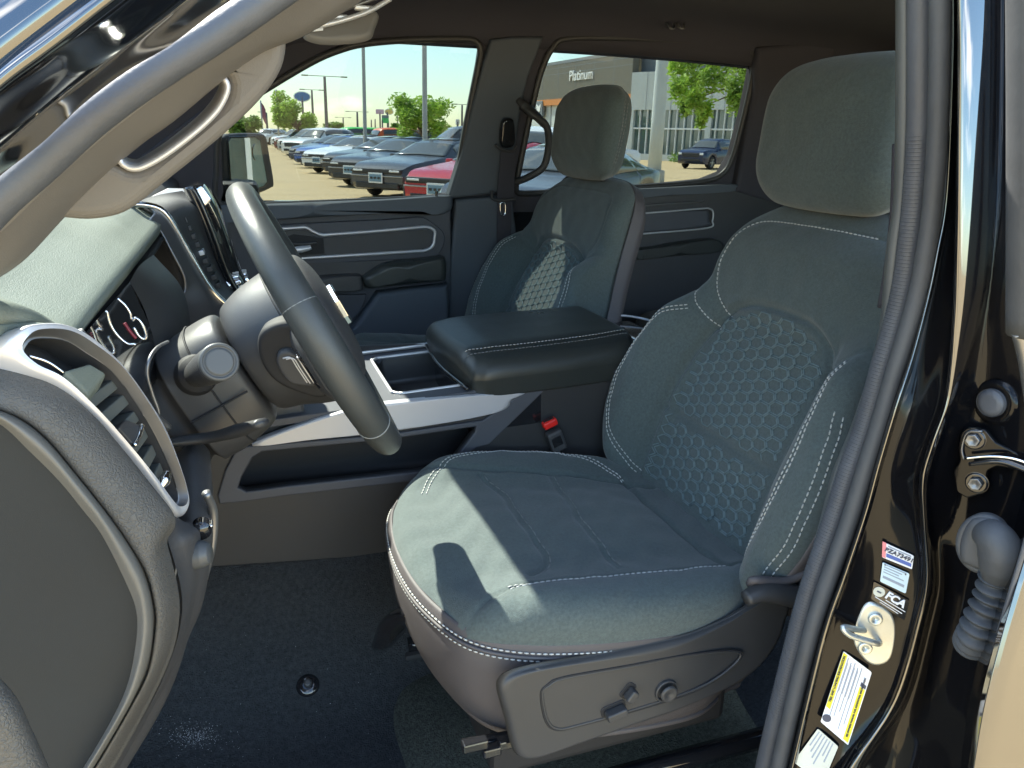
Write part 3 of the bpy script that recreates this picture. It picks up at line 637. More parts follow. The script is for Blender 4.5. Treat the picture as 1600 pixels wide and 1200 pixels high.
o1 = [o*.85+i*.15+up_*.9 for o, i in zip(O_, I_)]
i1 = [o*.2+i*.8+up_*.7 for o, i in zip(O_, I_)]
ob_ = [o+V((-.012, .006, -.004)) for o in O_]
m2 = [(o*.45+i*.55)+up_*1.3 for o, i in zip(O_, I_)]
vf = loft('vent_frame', [ob_, O_, o1, m2], 'silver', DB, N=160, R=22, closed=True, label='satin silver frame of the side air vent')
loft('vent_bevel', [m2, [(o*.2+i*.8)+up_*.5-V((.003, 0, .001)) for o, i in zip(O_, I_)], I_], 'silver_d', DB, N=160, R=14, closed=True, label='darker inner bevel of the vent frame')
ib = [i+V((-.022, .010, -.004)) for i in I_]
loft('vent_throat', [I_, [i*.5+b*.5 for i, b in zip(I_, ib)], ib], 'plastic', DB, N=120, R=10, closed=True)
ic = np.mean(ib, 0); loft('vent_back', [ib, [p*.5+ic*.5 for p in ib], [p*.02+ic*.98 for p in ib]], 'dark', DB, N=80, R=8, closed=True, thick=.002)
def slab(name, P4, dn, m_, parent, bev=.003, label=None):
    """block from four corner points pushed along dn"""
    P4 = [V(p) for p in P4]; v = P4+[p+V(dn) for p in P4]
    o = mesh(name, v, [(0, 1, 2, 3), (7, 6, 5, 4), (0, 4, 5, 1), (1, 5, 6, 2), (2, 6, 7, 3), (3, 7, 4, 0)], m_, parent, smooth=False, label=label); fixn(o)
    if bev: b = o.modifiers.new('bev', 'BEVEL'); b.width = bev; b.segments = 3
    return o
LE = [(130, 628, -.726), (152, 652, -.724), (175, 677, -.721), (197, 701, -.717), (218, 727, -.712), (238, 750, -.706), (252, 768, -.70)]
RE = [(176, 594, -.694), (193, 616, -.690), (210, 642, -.687), (225, 667, -.684), (238, 694, -.681), (250, 722, -.679), (260, 745, -.678)]
for k in range(6):
    l0, r0, l1, r1 = [V(q) for q in (LE[k], RE[k], LE[k+1], RE[k+1])]
    P4 = [l0, r0, r0*.42+r1*.58, l0*.42+l1*.58]; P4 = [U(q[0], q[1], y=q[2]+.006) for q in P4]
    slab('louver', P4, V((-.016, .006, -.004)), 'vent_l', DB, .0012)
slab('vent_flap', [U(98, 578, y=-.736), U(140, 566, y=-.708), U(168, 582, y=-.70), U(140, 618, y=-.728)], V((-.012, .006, -.022)), 'dashtop', DB, .003, 'large grey green adjuster block in the vent')
slab('vent_thumb', [U(186, 668, y=-.722), U(196, 655, y=-.70), U(222, 664, y=-.695), U(210, 696, y=-.716)], V((-.012, .004, -.008)), 'plastic_s', DB, .0015)
tube('thumb_edge', [U(222, 664, y=-.697), U(217, 682, y=-.706), U(210, 696, y=-.718)], .0018, 'chrome', DB, k=6)
tube('vent_thumbwheel', [U(250, 762, y=-.696), U(258, 748, y=-.690), U(262, 738, y=-.686)], [.003, .005, .003], 'chrome', DB, k=8)
tube('vent_chrome_line', [U(45, 556, y=-.742), U(75, 566, y=-.738), U(100, 583, y=-.735)], .0012, 'chrome', DB, k=6)
# cluster cavity
loft('cluster_cavity', [hood2, yy([(-60, 520, -.74), (20, 520, -.72), (80, 530, -.66), (130, 545, -.58), (150, 520, -.55), (180, 480, -.48), (220, 430, -.35), (250, 385, -.20), (262, 360, -.14)]),
     [p+V((-.05, .0, 0)) for p in yy([(-60, 560, -.74), (20, 560, -.72), (100, 560, -.64), (150, 560, -.56), (190, 540, -.5), (225, 520, -.42), (250, 480, -.33), (270, 430, -.22), (275, 400, -.16)])]], 'dark', DB, N=50, R=18)
cl = loft('cluster_panel', [yy([(132, 522, -.60), (165, 484, -.52), (203, 440, -.42)]), yy([(152, 548, -.59), (188, 520, -.51), (222, 480, -.41)]), yy([(185, 585, -.58), (216, 560, -.50), (240, 530, -.42)]), yy([(215, 622, -.57), (236, 606, -.50), (246, 590, -.44)])], 'gloss', DB, N=40, R=30, label='glossy instrument cluster with a silver ringed dial')
loft('cluster_wall', [yy([(203, 440, -.42), (226, 485, -.41), (240, 535, -.42), (246, 592, -.44)]), yy([(218, 415, -.38), (262, 465, -.35), (282, 520, -.36), (268, 600, -.42)]), yy([(240, 398, -.30), (285, 452, -.28), (298, 520, -.32), (292, 600, -.38)])], 'plastic_s', DB, N=40, R=20)
def cpx(name, pts, y, r, m_, **k): return tube(name, [U(a, b, y=y)+V((.006, -.006, .003)) for a, b in pts], r, m_, DB, k=6, **k)
cpx('dial_ring', [(157, 489), (163, 510), (175, 528), (190, 540), (203, 541)], -.545, .0013, 'chrome')
cpx('dial_ring', [(175, 470), (186, 480), (194, 492), (196, 502)], -.50, .0013, 'chrome')
cpx('dial_hub', [(198, 505), (203, 500), (212, 508), (219, 525), (217, 533), (208, 528), (200, 515)], -.50, .0014, 'chrome')
cpx('dial_glow', [(185, 508), (193, 520), (203, 532)], -.53, .0016, mat('dial_red', (.18, .015, .025), .4))
tube('cluster_frame', yy([(123, 519, -.625), (150, 549, -.615), (190, 596, -.60), (224, 634, -.585), (246, 654, -.57), (262, 668, -.56)]), .0042, 'silver_d', DB, k=8)
loft('cluster_border', [yy([(123, 519, -.63), (150, 549, -.62), (190, 596, -.605), (224, 634, -.59), (250, 660, -.575)]), yy([(128, 530, -.655), (165, 572, -.65), (205, 625, -.64), (245, 690, -.635), (275, 745, -.63)]), yy([(150, 549, -.672), (190, 595, -.665), (230, 645, -.66), (262, 700, -.655), (292, 780, -.655)])], 'plastic_s', DB, N=30, R=16, thick=.003)
# centre stack: silver surround, grained side, screen edge, knobs
ss = [(190, 322, -.16), (225, 320, -.15), (258, 333, -.145), (290, 385, -.14), (325, 445, -.135), (352, 474, -.13)]
se = [(238, 352, -.17), (262, 372, -.17), (282, 415, -.17), (288, 450, -.17), (278, 470, -.18), (300, 540, -.20), (330, 520, -.19)]
loft('stack_side', [yy([(232, 344, -.165), (250, 362, -.165), (268, 395, -.17), (286, 430, -.17), (288, 452, -.17), (280, 472, -.18), (290, 500, -.19), (298, 530, -.21)]), yy([(240, 332, -.150), (262, 352, -.15), (283, 388, -.15), (302, 425, -.15), (315, 450, -.15), (325, 475, -.155), (330, 500, -.17), (330, 520, -.19)]), yy([(230, 324, -.148), (256, 332, -.142), (287, 385, -.138), (307, 420, -.135), (325, 448, -.133), (345, 472, -.13), (352, 490, -.15), (350, 505, -.17)])], 'silver_d', DB, N=60, R=24, thick=.004, label='warm grey metallic side of the centre stack')
tube('stack_trim', yy(ss+[(362, 478, -.13)]), .0042, 'chrome', DB, k=8)
loft('stack_pocket', [yy([(242, 366, -.16), (262, 378, -.16), (282, 420, -.16), (287, 450, -.16), (275, 468, -.16)]), [p+V((-.06, .05, 0)) for p in yy([(235, 372, -.16), (250, 390, -.16), (262, 420, -.16), (268, 450, -.16), (262, 470, -.16)])]], 'dark', DB, N=30, R=8, thick=.002)
sb = [(262, 320, -.14), (300, 305, -.13), (312, 330, -.125), (330, 375, -.12), (350, 425, -.115), (372, 470, -.11)]
loft('stack_face', [yy([(200, 322, -.15), (258, 333, -.14), (290, 385, -.135), (325, 445, -.13), (356, 474, -.125)]), yy([(240, 306, -.05), (296, 318, -.06), (318, 372, -.06), (345, 435, -.06), (375, 470, -.06)]), yy([(285, 298, .03), (312, 322, .03), (332, 372, .03), (355, 430, .03), (385, 468, .03)])], 'plastic', DB, N=50, R=20)
fst = Fr(U(318, 372, y=-.06), (.15, .9, .05), (-.4, 0, .9))
for i in range(9):
    t_ = i/8; q = U(288+52*t_, 345+100*t_, y=-.085)+V((.004, -.004, .003))
    slab('climate_button', [q+V((0, -.014, .0035)), q+V((0, .014, .0035)), q+V((.002, .014, -.0035)), q+V((.002, -.014, -.0035))], V((-.008, 0, -.002)), 'plastic_s' if i != 4 else 'silver', DB, .0012)
# screen: tall glossy slab standing at the stack seen from its edge
scr = yy([(296, 300, -.01), (310, 300, .0), (332, 330, .0), (352, 385, .0), (380, 450, .0), (392, 470, .0), (380, 474, -.01), (355, 430, -.01), (325, 360, -.01)])
loft('touch_screen', [yy([(290, 293, -.03), (305, 325, -.03), (330, 385, -.03), (352, 440, -.03), (372, 472, -.03)]), yy([(312, 290, .0), (332, 325, .0), (352, 375, .0), (372, 430, .0), (392, 468, .0)]), yy([(322, 295, .10), (342, 330, .10), (358, 375, .10), (376, 430, .10), (394, 462, .10)])], 'lens', DB, N=40, R=10, thick=.012, label='tall glossy touch screen seen nearly edge on')
tube('screen_edge', yy([(300, 292, -.035), (315, 320, -.035), (335, 370, -.035), (357, 430, -.035), (385, 476, -.035)]), .0045, 'gloss', DB, k=8)
tube('screen_trim', yy([(318, 302, -.02), (340, 345, -.015), (352, 385, -.01), (366, 425, -.01)]), .0016, 'chrome', DB, k=6)
slab('screen_top_trim', yy([(298, 300, -.03), (316, 290, -.03), (332, 312, -.03), (318, 325, -.03)]), V((-.01, .12, 0)), 'chrome', DB, .003)
slab('dash_speaker_grille', yy([(232, 308, .02), (262, 293, .05), (298, 294, .05), (280, 310, .02)]), V((0, .02, -.01)), 'silver_d', DB, .003)
for a, b, c in ((374, 440, -.02), (386, 436, .05)):
    q = U(a, b, y=c); tube('climate_knob', [q+V((-.022, 0, -.008)), q, q+V((.003, 0, .001))], [.0155, .0145, .012], 'chrome', DB, k=18)
    for j in range(14):
        an = j*2*math.pi/14; box('knob_rib', q+V((-.008, .0150*math.cos(an), .0150*math.sin(an))), (.016, .002, .002), 'silver', DB, 0)
loft('stack_base', [yy([(352, 480, -.13), (372, 474, -.12), (400, 470, -.10)]), yy([(345, 500, -.13), (380, 500, -.12), (440, 500, -.10)]), yy([(345, 700, -.13), (400, 690, -.13), (480, 660, -.13)])], 'plastic', DB, N=20, R=12, thick=.004)
# tall mirror/door light strip seen left of the far mirror: black handle mount of the far windscreen pillar
# ================================================================ steering wheel
SW = thing('steering_wheel', 'black leather steering wheel seen almost edge on behind the windshield pillar', 'steering wheel')
WC = V((.083, -.415, .742)); wn = V((.888, -.02, .46)); wn /= np.linalg.norm(wn)
wb = V((-.46, 0, .888)); wa = np.cross(wb, wn); wa = -wa if wa[1] < 0 else wa; wb = np.cross(wn, wa); wb = -wb if wb[2] < 0 else wb
def wp(u, v, h=0.): return WC+wa*u+wb*v+wn*h
Rr = .158
P = [wp(Rr*math.cos(a), Rr*math.sin(a)) for a in np.linspace(0, 2*math.pi, 97)[:-1]]
rr = [.0172+.0016*math.cos(2*a) for a in np.linspace(0, 2*math.pi, 97)[:-1]]
v, f = tube_vf(P, rr, 20, True); rim = fixn(mesh('rim', v, f, 'wheel_l', SW))
for an in (158, 214, 22, -34):
    a = math.radians(an); c = wp(Rr*math.cos(a), Rr*math.sin(a)); t_ = -wa*math.sin(a)+wb*math.cos(a); rd = wa*math.cos(a)+wb*math.sin(a)
    ring = [c+(rd*math.cos(q)+wn*math.sin(q))*.0176 for q in np.linspace(0, 2*math.pi, 33)[:-1]]
    v, f = tube_vf(ring, .0009, 5, True); mesh('rim_seam', v, f, 'thread_dk', SW)
def wring(r, h, u0=0, v0=0, sq=1.): return [wp(u0+r*math.cos(a), v0+r*sq*math.sin(a), h) for a in np.linspace(0, 2*math.pi, 33)[:-1]]
hubc = loft('hub_cover', [wring(.058, -.088), wring(.066, -.082), wring(.074, -.06), wring(.082, -.035, v0=-.004), wring(.085, -.014, v0=-.006), wring(.078, -.002, v0=-.006)], 'plastic_s', SW, N=80, R=50, closed=True, caps=True, label='moulded back cover of the wheel hub')
loft('airbag_cover', [wring(.080, -.012), wring(.082, .004), wring(.076, .018), wring(.050, .027), wring(.01, .029)], 'plastic', SW, N=60, R=24, closed=True, caps=True)
def hubhit(px, py):
    r_ = ray(px, py); h = bvh(hubc).ray_cast(Vector(CAM), Vector(r_/np.linalg.norm(r_))); return np.array(h[0]), np.array(h[1])
hp, hn = hubhit(458, 572); hn = hn if hn@(CAM-hp) > 0 else -hn
fhb = Fr(hp+hn*.004, np.cross((0, 0, 1), hn), (0, 0, 1)-hn*hn[2]); fhb.n = hn
pillow('switch_pocket', fhb, fhb.many([(402, 530), (415, 512), (450, 503), (500, 520), (530, 600), (505, 622), (460, 612), (425, 592), (405, 560)]), 'dark', SW, lambda u, v: 0*u+.002, r=.006, depth=.02, rb=.002, K=20, N=90, label='dark recess holding the audio switch')
pillow('audio_switch', fhb, fhb.many([(432, 556), (440, 548), (455, 548), (470, 562), (492, 600), (482, 604), (455, 600), (440, 585), (432, 568)], .008), 'plastic', SW, lambda u, v: 0*u+.010, r=.005, depth=.01, rb=.001, K=20, N=70)
for dd in (0, 5):
    tube('switch_line', [fhb.to(*fhb.at(a+dd, b+dd*.3, .011), .011) for a, b in ((442, 560), (454, 559), (464, 574), (480, 598))], .0008, 'silver', SW, k=5)
tube('hub_seam', wring(.0835, -.026, v0=-.005), .0012, 'dark', SW, k=5, n=100, closed=True)
for sgn in (-1, 1):
    rings = []
    for u_, hw, t_, vv in ((.05, .052, .028, -.012), (.085, .050, .022, -.014), (.115, .044, .016, -.012), (.140, .040, .011, -.008), (.158, .036, .008, -.004)):
        c = [(hw*math.copysign(abs(math.cos(a))**.7, math.cos(a)), t_*math.copysign(abs(math.sin(a))**.8, math.sin(a))) for a in np.linspace(0, 2*math.pi, 25)[:-1]]
        rings.append([wp(sgn*u_, vv+p, -.012+q) for p, q in c])
    loft('spoke', rings, 'plastic', SW, N=48, R=20, closed=True, caps=True)
    fs = Fr(wp(sgn*.105, -.010, -.030), wb, wa*sgn); fs.n = -wn
    pillow('switch_pad', fs, rrect(0, 0, .050, .030, .010), 'gloss', SW, None, r=.006, depth=.008, rb=.002, K=16, N=70, label='rear audio switch on the back of the spoke')
    for dv in (-.004, .006):
        tube('switch_line', [fs.to(-.015, dv, .0005), fs.to(.012, dv+.002, .0005), fs.to(.019, dv+.008, .0)], .0010, 'silver', SW, k=5)
for (r0_, v0_, hw) in ((-.05, -.06, .030), ):
    rings = []
    for vv, hw, t_ in ((-.05, .040, .020), (-.085, .032, .014), (-.12, .030, .010), (-.155, .036, .007)):
        c = [(hw*math.copysign(abs(math.cos(a))**.7, math.cos(a)), t_*math.copysign(abs(math.sin(a))**.8, math.sin(a))) for a in np.linspace(0, 2*math.pi, 25)[:-1]]
        rings.append([wp(p, vv, -.010+q) for p, q in c])
    loft('spoke', rings, 'silver_d', SW, N=48, R=20, closed=True, caps=True)
# chrome ram style badge standing proud of the airbag cover
fb_ = Fr(wp(0, .006, .029), wa, wb); fb_.n = wn
plate('wheel_badge', fb_, [(-.030, .012), (-.018, .022), (0, .017), (.018, .022), (.030, .012), (.024, -.010), (.010, -.022), (-.010, -.022), (-.024, -.010)], 'chrome', SW, depth=.008, bevel=.002, h=.006)
# column and stalks
SCm = thing('steering_column', 'black column shroud with turn signal stalk between wheel and dashboard', 'steering column')
def cring(r, h, v0=0., sqx=.85): 
    out_ = []
    for a in np.linspace(0, 2*math.pi, 41)[:-1]:
        ca, sa = math.cos(a), math.sin(a)
        out_.append(wp(r*sqx*math.copysign(abs(ca)**.75, ca), v0+r*math.copysign(abs(sa)**.75, sa), h))
    return out_
loft('column_shroud', [cring(.060, -.092, -.004), cring(.066, -.096, -.004), cring(.070, -.11, -.006), cring(.072, -.14, -.010), cring(.070, -.165, -.012)], 'plastic_s', SCm, N=100, R=36, closed=True, caps=True, label='two part plastic shroud')
loft('column_boot', [cring(.069, -.165, -.012), cring(.060, -.175, -.012), cring(.066, -.19, -.014), cring(.058, -.205, -.016), cring(.064, -.235, -.018)], 'dark', SCm, N=60, R=40, closed=True)
tube('shroud_seam', [p*1.0 for p in cring(.0722, -.128, -.008)], .0011, 'dark', SCm, k=5, n=90, closed=True)
tube('shroud_seam', [wp(-.0635, -.012, h) for h in (-.165, -.13, -.098)], .0012, 'dark', SCm, k=5)
a = U(308, 585, y=-.475); b = U(342, 566, y=-.60)
dv = b-a
tube('turn_signal_stalk', [a-dv*.2, a+dv*.15, a+dv*.35, a+dv*.75, a+dv*.97], [.013, .014, .0155, .0170, .0170], 'plastic', SCm, k=24, n=30, power=2)
nf = dv/np.linalg.norm(dv); ftp = Fr(b+dv*.03, np.cross((0, 0, 1), nf), (0, 0, 1)); ftp.n = nf; ftp.b = np.cross(nf, ftp.a)
pillow('stalk_tip', ftp, circ(0, 0, .0172, 28), 'tipgrey', SCm, lambda u, v: .0006-.0016*np.exp(-((np.sqrt(u*u+v*v)-.0130)/.0012)**2), r=.003, depth=.008, rb=.0005, K=50, N=70)
0 and tube('stalk_tip_ring', [b+dv*.012+V((.0155*math.cos(q), 0, .0155*math.sin(q))) for q in np.linspace(0, 2*math.pi, 25)[:-1]], .001, 'plastic', SCm, k=5, closed=True, n=50)
tube('stalk_socket', [a-dv*.05, a+dv*.06], [.022, .019], 'dark', SCm, k=24, n=6)
tube('tilt_lever', [U(270, 690, y=-.48), U(330, 683, y=-.50), U(375, 672, y=-.53), U(410, 660, y=-.56)], [.009, .010, .013, .008], 'plastic_s', SCm, k=12, flat=.55, upv=(0, 0, 1), label='tilt lever under the column')
tube('column_ring', yy([(262, 534, -.50), (246, 543, -.53), (234, 560, -.55), (230, 585, -.555), (238, 615, -.555), (247, 640, -.555), (248, 654, -.555)]), .0018, 'silver_d', SCm, k=6)
# ================================================================ centre console
CC = thing('center_console', 'black console between the front seats with silver rail and open side pocket', 'console')
yc_ = -.145
fcn = frY(yc_)
side = [(318, 720), (345, 690), (400, 690), (470, 672), (810, 614), (868, 585), (965, 573), (1010, 560), (1120, 560), (1120, 800), (900, 835), (620, 866), (330, 886), (322, 800)]
pocket = [(372, 762), (378, 745), (395, 715), (410, 706), (600, 688), (744, 667), (742, 676), (705, 725), (690, 733), (650, 738), (450, 760), (385, 769)]
plate('console_side', fcn, fcn.many(side), 'console', CC, holes=[fcn.many(pocket)], depth=.02, bevel=.002)
fr2 = [(343, 788), (340, 775), (352, 735), (368, 705), (385, 698), (600, 680), (755, 657), (800, 625), (868, 583), (965, 571), (968, 582), (880, 597), (850, 612), (765, 695), (745, 700), (690, 742), (650, 752), (450, 775), (370, 786)]
pk2 = [(372, 762), (378, 745), (395, 715), (410, 706), (600, 688), (744, 667), (742, 676), (705, 725), (690, 733), (650, 738), (450, 760), (385, 769)]
plate('pocket_frame', fcn, fcn.many(fr2, .006), 'panel', CC, holes=[fcn.many(pk2, .006)], depth=.012, bevel=.003, h=.006, label='raised frame round the console side pocket')
loft('pocket_back', [[fcn.to(u, v-.0, -.018) for u, v in fcn.many([(365, 705), (500, 690), (750, 660)])], [fcn.to(u, v, -.075) for u, v in fcn.many([(365, 690), (500, 675), (750, 650)])], [fcn.to(u, v, -.075) for u, v in fcn.many([(360, 790), (500, 775), (750, 745)])], [fcn.to(u, v, -.0) for u, v in fcn.many([(365, 775), (500, 762), (750, 732)])]], 'dark', CC, N=20, R=20, sharp=True)
rail = [(395, 698), (420, 682), (520, 648), (600, 631), (810, 613), (800, 625), (776, 645), (620, 673), (480, 688)]
pillow('silver_rail', fcn, fcn.many(rail, .008), 'railsilver', CC, lambda u, v: 0*u+.010, r=.004, depth=.006, rb=.001, K=24, N=140, label='satin silver rail along the console')
# top of the console with the open bin
T0 = U(740, 611, y=yc_); T1 = U(600, 631, y=yc_)
ft = Fr(T0, T1-T0, (0, 1, 0)); ft.n = ft.n if ft.n[2] > 0 else -ft.n
top = [ft.at(*U2) for U2 in ((745, 611), (600, 631))]
u0, u1 = -.30, .36
bin_ = ft.many([(597, 622), (585, 590), (592, 582), (600, 578), (660, 572), (700, 568), (760, 560), (790, 598), (740, 604)])
bx0 = [(0.12, .030), (.118, .13), (.105, .145), (-.1, .145), (-.1, .025), (.10, .018)]
ub = max(p[0] for p in bin_); 
hole = rrect((ub-.0-.06)/1-.06, .145, .20, .22, .02)
plate('console_top', ft, [(-.34, .0), (.34, .0), (.34, .29), (-.34, .29)], 'panel', CC, holes=[hole], depth=.012, bevel=.002)
hx = [p[0] for p in hole]; hy = [p[1] for p in hole]; x0, x1, y0, y1 = min(hx), max(hx), min(hy), max(hy)
hl_ = [ft.to(a, b, -.004) for a, b in hole]; hl2 = [ft.to(a*.96+(x0+x1)*.02, b*.96+(y0+y1)*.02, -.055) for a, b in hole]; cc_ = np.mean(hl2, 0)
loft('storage_bin', [hl_, hl2, [p*.5+cc_*.5 for p in hl2], [p*.03+cc_*.97 for p in hl2]], 'plastic_s', CC, N=80, R=20, closed=True, sharp=True, label='open bin in front of the armrest')
tube('bin_rim', [ft.to(a, b, .001) for a, b in hole], .0028, 'silver', CC, k=8, n=120, closed=True)
for sx in (.03, -.03):
    c = [ft.to((x0+x1)/2-.05+.03*math.cos(a), (y0+y1)/2+sx*1.4+.03*math.sin(a), -.05) for a in np.linspace(0, 2*math.pi, 25)[:-1]]
    tube('cup_ring', c, .003, 'gloss', CC, k=8, n=60, closed=True)
tube('far_rail', [ft.to(.34, .288, .006), ft.to(.1, .288, .006), ft.to(-.05, .288, .006)], .0045, 'silver', CC, k=8)
loft('console_far_side', [[(-.08, .145, .60), (.2, .145, .56), (.9, .145, .56)], [(-.08, .15, .25), (.2, .15, .25), (.9, .15, .25)]], 'plastic_s', CC, N=12, R=6, thick=.01)
# armrest
fl = Fr((.500, .002, .612), (1, 0, .035), (0, 1, 0)); fl.n = V((-.035, 0, 1))
lid = [(-.158, -.130), (-.140, -.156), (-.10, -.164), (.06, -.160), (.135, -.150), (.160, -.125), (.168, -.06), (.170, .04), (.165, .12), (.145, .152), (.08, .164), (-.10, .168), (-.145, .158), (-.165, .12), (-.170, .0)]
def hlid(u, v): return .010-.012*(u/.17)**2*0-.022*smooth01((np.abs(v)-.09)/.09)-.010*smooth01((-u-.10)/.08)
lid_o = pillow('armrest', fl, lid, 'arm', CC, hlid, r=.024, depth=.070, rb=.006, K=80, N=260, flare=.965, seams=[([(-.165, -.112), (-.10, -.122), (.06, -.118), (.15, -.108)], .0035, .0025)], label='black vinyl armrest lid with one stitched seam')
stitch(lid_o, fl, [(-.150, -.106), (-.10, -.116), (.06, -.112), (.15, -.102)], CC, off=(0,), r=.0008, L=.0045, gap=.002)
stitch(lid_o, fl, [(-.150, -.118), (-.10, -.128), (.06, -.124), (.15, -.114)], CC, off=(0,), r=.0008, m_='thread_dk', L=.0045, gap=.002)
loft('armrest_base', [[fl.to(a*.93, b*.9, -.06) for a, b in lid], [fl.to(a*.93, b*.9, -.13) for a, b in lid]], 'gloss', CC, N=60, R=3, closed=True)
tube('lid_lip', [fl.to(-.160, -.15, -.052), fl.to(-.168, 0, -.054), fl.to(-.160, .15, -.052)], .004, 'gloss', CC, k=8)
# rear cup holders
box('rear_cup_holder', (.735, .03, .545), (.13, .24, .07), 'gloss', CC, .012)
tube('holder_trim', [V((.685, .16, .592)), V((.70, .05, .592)), V((.70, -.10, .590)), V((.69, -.145, .585))], .0032, 'chrome', CC, k=6)
tube('holder_trim', [V((.69, .155, .594)), V((.76, .15, .592)), V((.81, .10, .59)), V((.815, -.02, .588))], .0026, 'silver', CC, k=6)
box('console_rear', (.66, .0, .40), (.34, .27, .30), 'plastic_s', CC, .02)
# ================================================================ buckle
BK = thing('seat_belt_buckle', 'black seat belt buckle with red release button beside the driver seat', 'buckle')
a = U(859, 662, y=-.165); b = U(876, 708, y=-.165); d = (b-a)/np.linalg.norm(b-a)
Rm = Matrix(((d[2], 0, d[0]), (0, 1, 0), (-d[0], 0, d[2]))).transposed().to_4x4() if 0 else Matrix.Rotation(math.atan2(-d[0], -d[2]), 4, 'Y')
box('buckle_body', (a+b)/2+d*.004, (.028, .018, .040), 'plastic', BK, .004, Rm)
box('release_button', a-d*.001, (.026, .015, .013), 'red', BK, .003, Rm, label='red release button')
box('button_slot', a-d*.008, (.018, .005, .001), 'dark', BK, 0, Rm)
box('buckle_latch_plate', (a+b)/2+V((0, -.0095, -.002)), (.018, .002, .018), 'gloss', BK, .001, Rm)
tube('buckle_stalk', [b, b+d*.03+V((.005, 0, 0)), b+d*.07+V((.012, .01, 0))], .008, 'dark', BK, k=8, flat=.5)
# ================================================================ far front door
PD = thing('passenger_door', 'far front door with silver trimmed dark insert, armrest and pull handle', 'car door')
fd = frY(.725)
plate('door_panel', fd, fd.many([(250, 322), (345, 325), (430, 322), (600, 316), (704, 310), (706, 480), (700, 560), (560, 600), (250, 640)]), 'panel', PD, depth=.03, bevel=.004)
pillow('belt_roll', fd, fd.many([(250, 325), (345, 322), (430, 319), (600, 312), (700, 306), (709, 312), (707, 328), (690, 336), (668, 330), (600, 334), (430, 344), (250, 352)], .02), 'navy', PD, lambda u, v: 0*u+.026, r=.020, depth=.004, rb=.001, K=30, N=160, label='soft dark roll under the far front window')
plate('upper_ledge', fd, cr(fd.many([(430, 352), (600, 343), (655, 339), (668, 343), (692, 362), (694, 380), (684, 398), (660, 403), (450, 414), (420, 412), (420, 360)], .012), 90, True), 'panel', PD, depth=.016, bevel=.003, h=.014)
plate('trim_insert', fd, cr(fd.many([(425, 362), (478, 360), (503, 371), (600, 364), (663, 359), (675, 364), (672, 384), (662, 390), (480, 402), (425, 405)], .014), 90, True), 'plastic', PD, depth=.016, bevel=.003, h=.015, label='dark grained insert inside the silver trim')
tube('silver_trim', [fd.to(*q, .019) for q in fd.many([(428, 358), (462, 356), (478, 355.5), (488, 361), (503, 367), (520, 366), (600, 360), (655, 355), (670, 355), (679, 361), (679, 370), (676, 384), (664, 391), (640, 393), (480, 403), (430, 406)], .018)], .0042, 'silver', PD, k=8, n=220, label='satin silver band round the door insert')
plate('handle_cup', fd, fd.many([(445, 372), (458, 366), (505, 372), (507, 396), (450, 400)], .016), 'dark', PD, depth=.003, bevel=.001, h=.017)
tube('pull_handle', [fd.to(*q, .028) for q in fd.many([(440, 393), (460, 391), (480, 388), (486, 386)], .028)], [.0085, .0085, .0085, .006], 'silver', PD, k=12, label='silver inner door handle')
tube('handle_wing', [fd.to(*q, .024) for q in fd.many([(455, 381), (478, 381), (495, 379)], .024)], .004, 'plastic_s', PD, k=8)
pillow('armrest', fd, fd.many([(568, 437), (585, 424), (605, 413), (640, 408), (690, 402), (698, 406), (700, 420), (698, 436), (690, 440), (600, 449), (575, 451)], .05), 'arm', PD, lambda u, v: 0*u+.055, r=.022, depth=.01, rb=.001, K=30, N=140, label='padded black armrest')
pillow('pull_ledge', fd, fd.many([(440, 437), (500, 433), (560, 430), (567, 438), (568, 450), (560, 455), (500, 459), (440, 462)], .045), 'plastic_s', PD, lambda u, v: 0*u+.050, r=.012, depth=.01, rb=.001, K=24, N=120)
plate('switch_ledge', fd, cr(fd.many([(440, 412), (560, 408), (640, 404), (690, 400), (600, 418), (560, 432), (440, 436)], .012), 90, True), 'plastic', PD, depth=.016, bevel=.003, h=.014)
pillow('lower_bin', fd, fd.many([(590, 459), (600, 456), (690, 446), (700, 450), (702, 520), (690, 560), (540, 560), (530, 520), (552, 512), (575, 480)], .035), 'navy', PD, lambda u, v: 0*u+.040, r=.012, depth=.01, rb=.001, K=24, N=140, label='raised lower door bin')
plate('lower_pocket', fd, cr(fd.many([(470, 466), (560, 460), (572, 462), (560, 490), (545, 500), (500, 508), (470, 510)], .008), 90, True), 'panel', PD, depth=.016, bevel=.003, h=.012)
q = FW_up.to(*FW_up.at(679, 305, .02), .02)
tube('lock_pin', [q+V((0, -.02, -.01)), q+V((0, -.02, .004)), q+V((0, -.02, .012))], [.006, .0035, .004], 'gloss', PD, k=10)
# ================================================================ far rear door
RD = thing('rear_passenger_door', 'far rear door trim with thin silver outline between the two front seats', 'car door')
fe = frY(.725)
plate('door_panel', fe, fe.many([(940, 298), (1022, 294), (1150, 288), (1215, 286), (1250, 560), (940, 600)]), 'plastic', RD, depth=.03, bevel=.004)
pillow('belt_roll', fe, fe.many([(940, 300), (1022, 294), (1145, 288), (1152, 294), (1140, 300), (1022, 308), (940, 314)], .012), 'navy', RD, lambda u, v: 0*u+.015, r=.010, depth=.004, rb=.001, K=20, N=100)
tube('silver_trim', [fe.to(*q, .012) for q in fe.many([(990, 334), (1022, 332), (1095, 326), (1108, 326), (1114, 331), (1113, 345), (1106, 356), (1020, 364), (985, 367)], .012)], .0026, 'silver', RD, k=8, n=120)
tube('ledge', [fe.to(*q, .010) for q in fe.many([(990, 322), (1022, 320), (1100, 315)], .01)], .003, 'silver_d', RD, k=6)
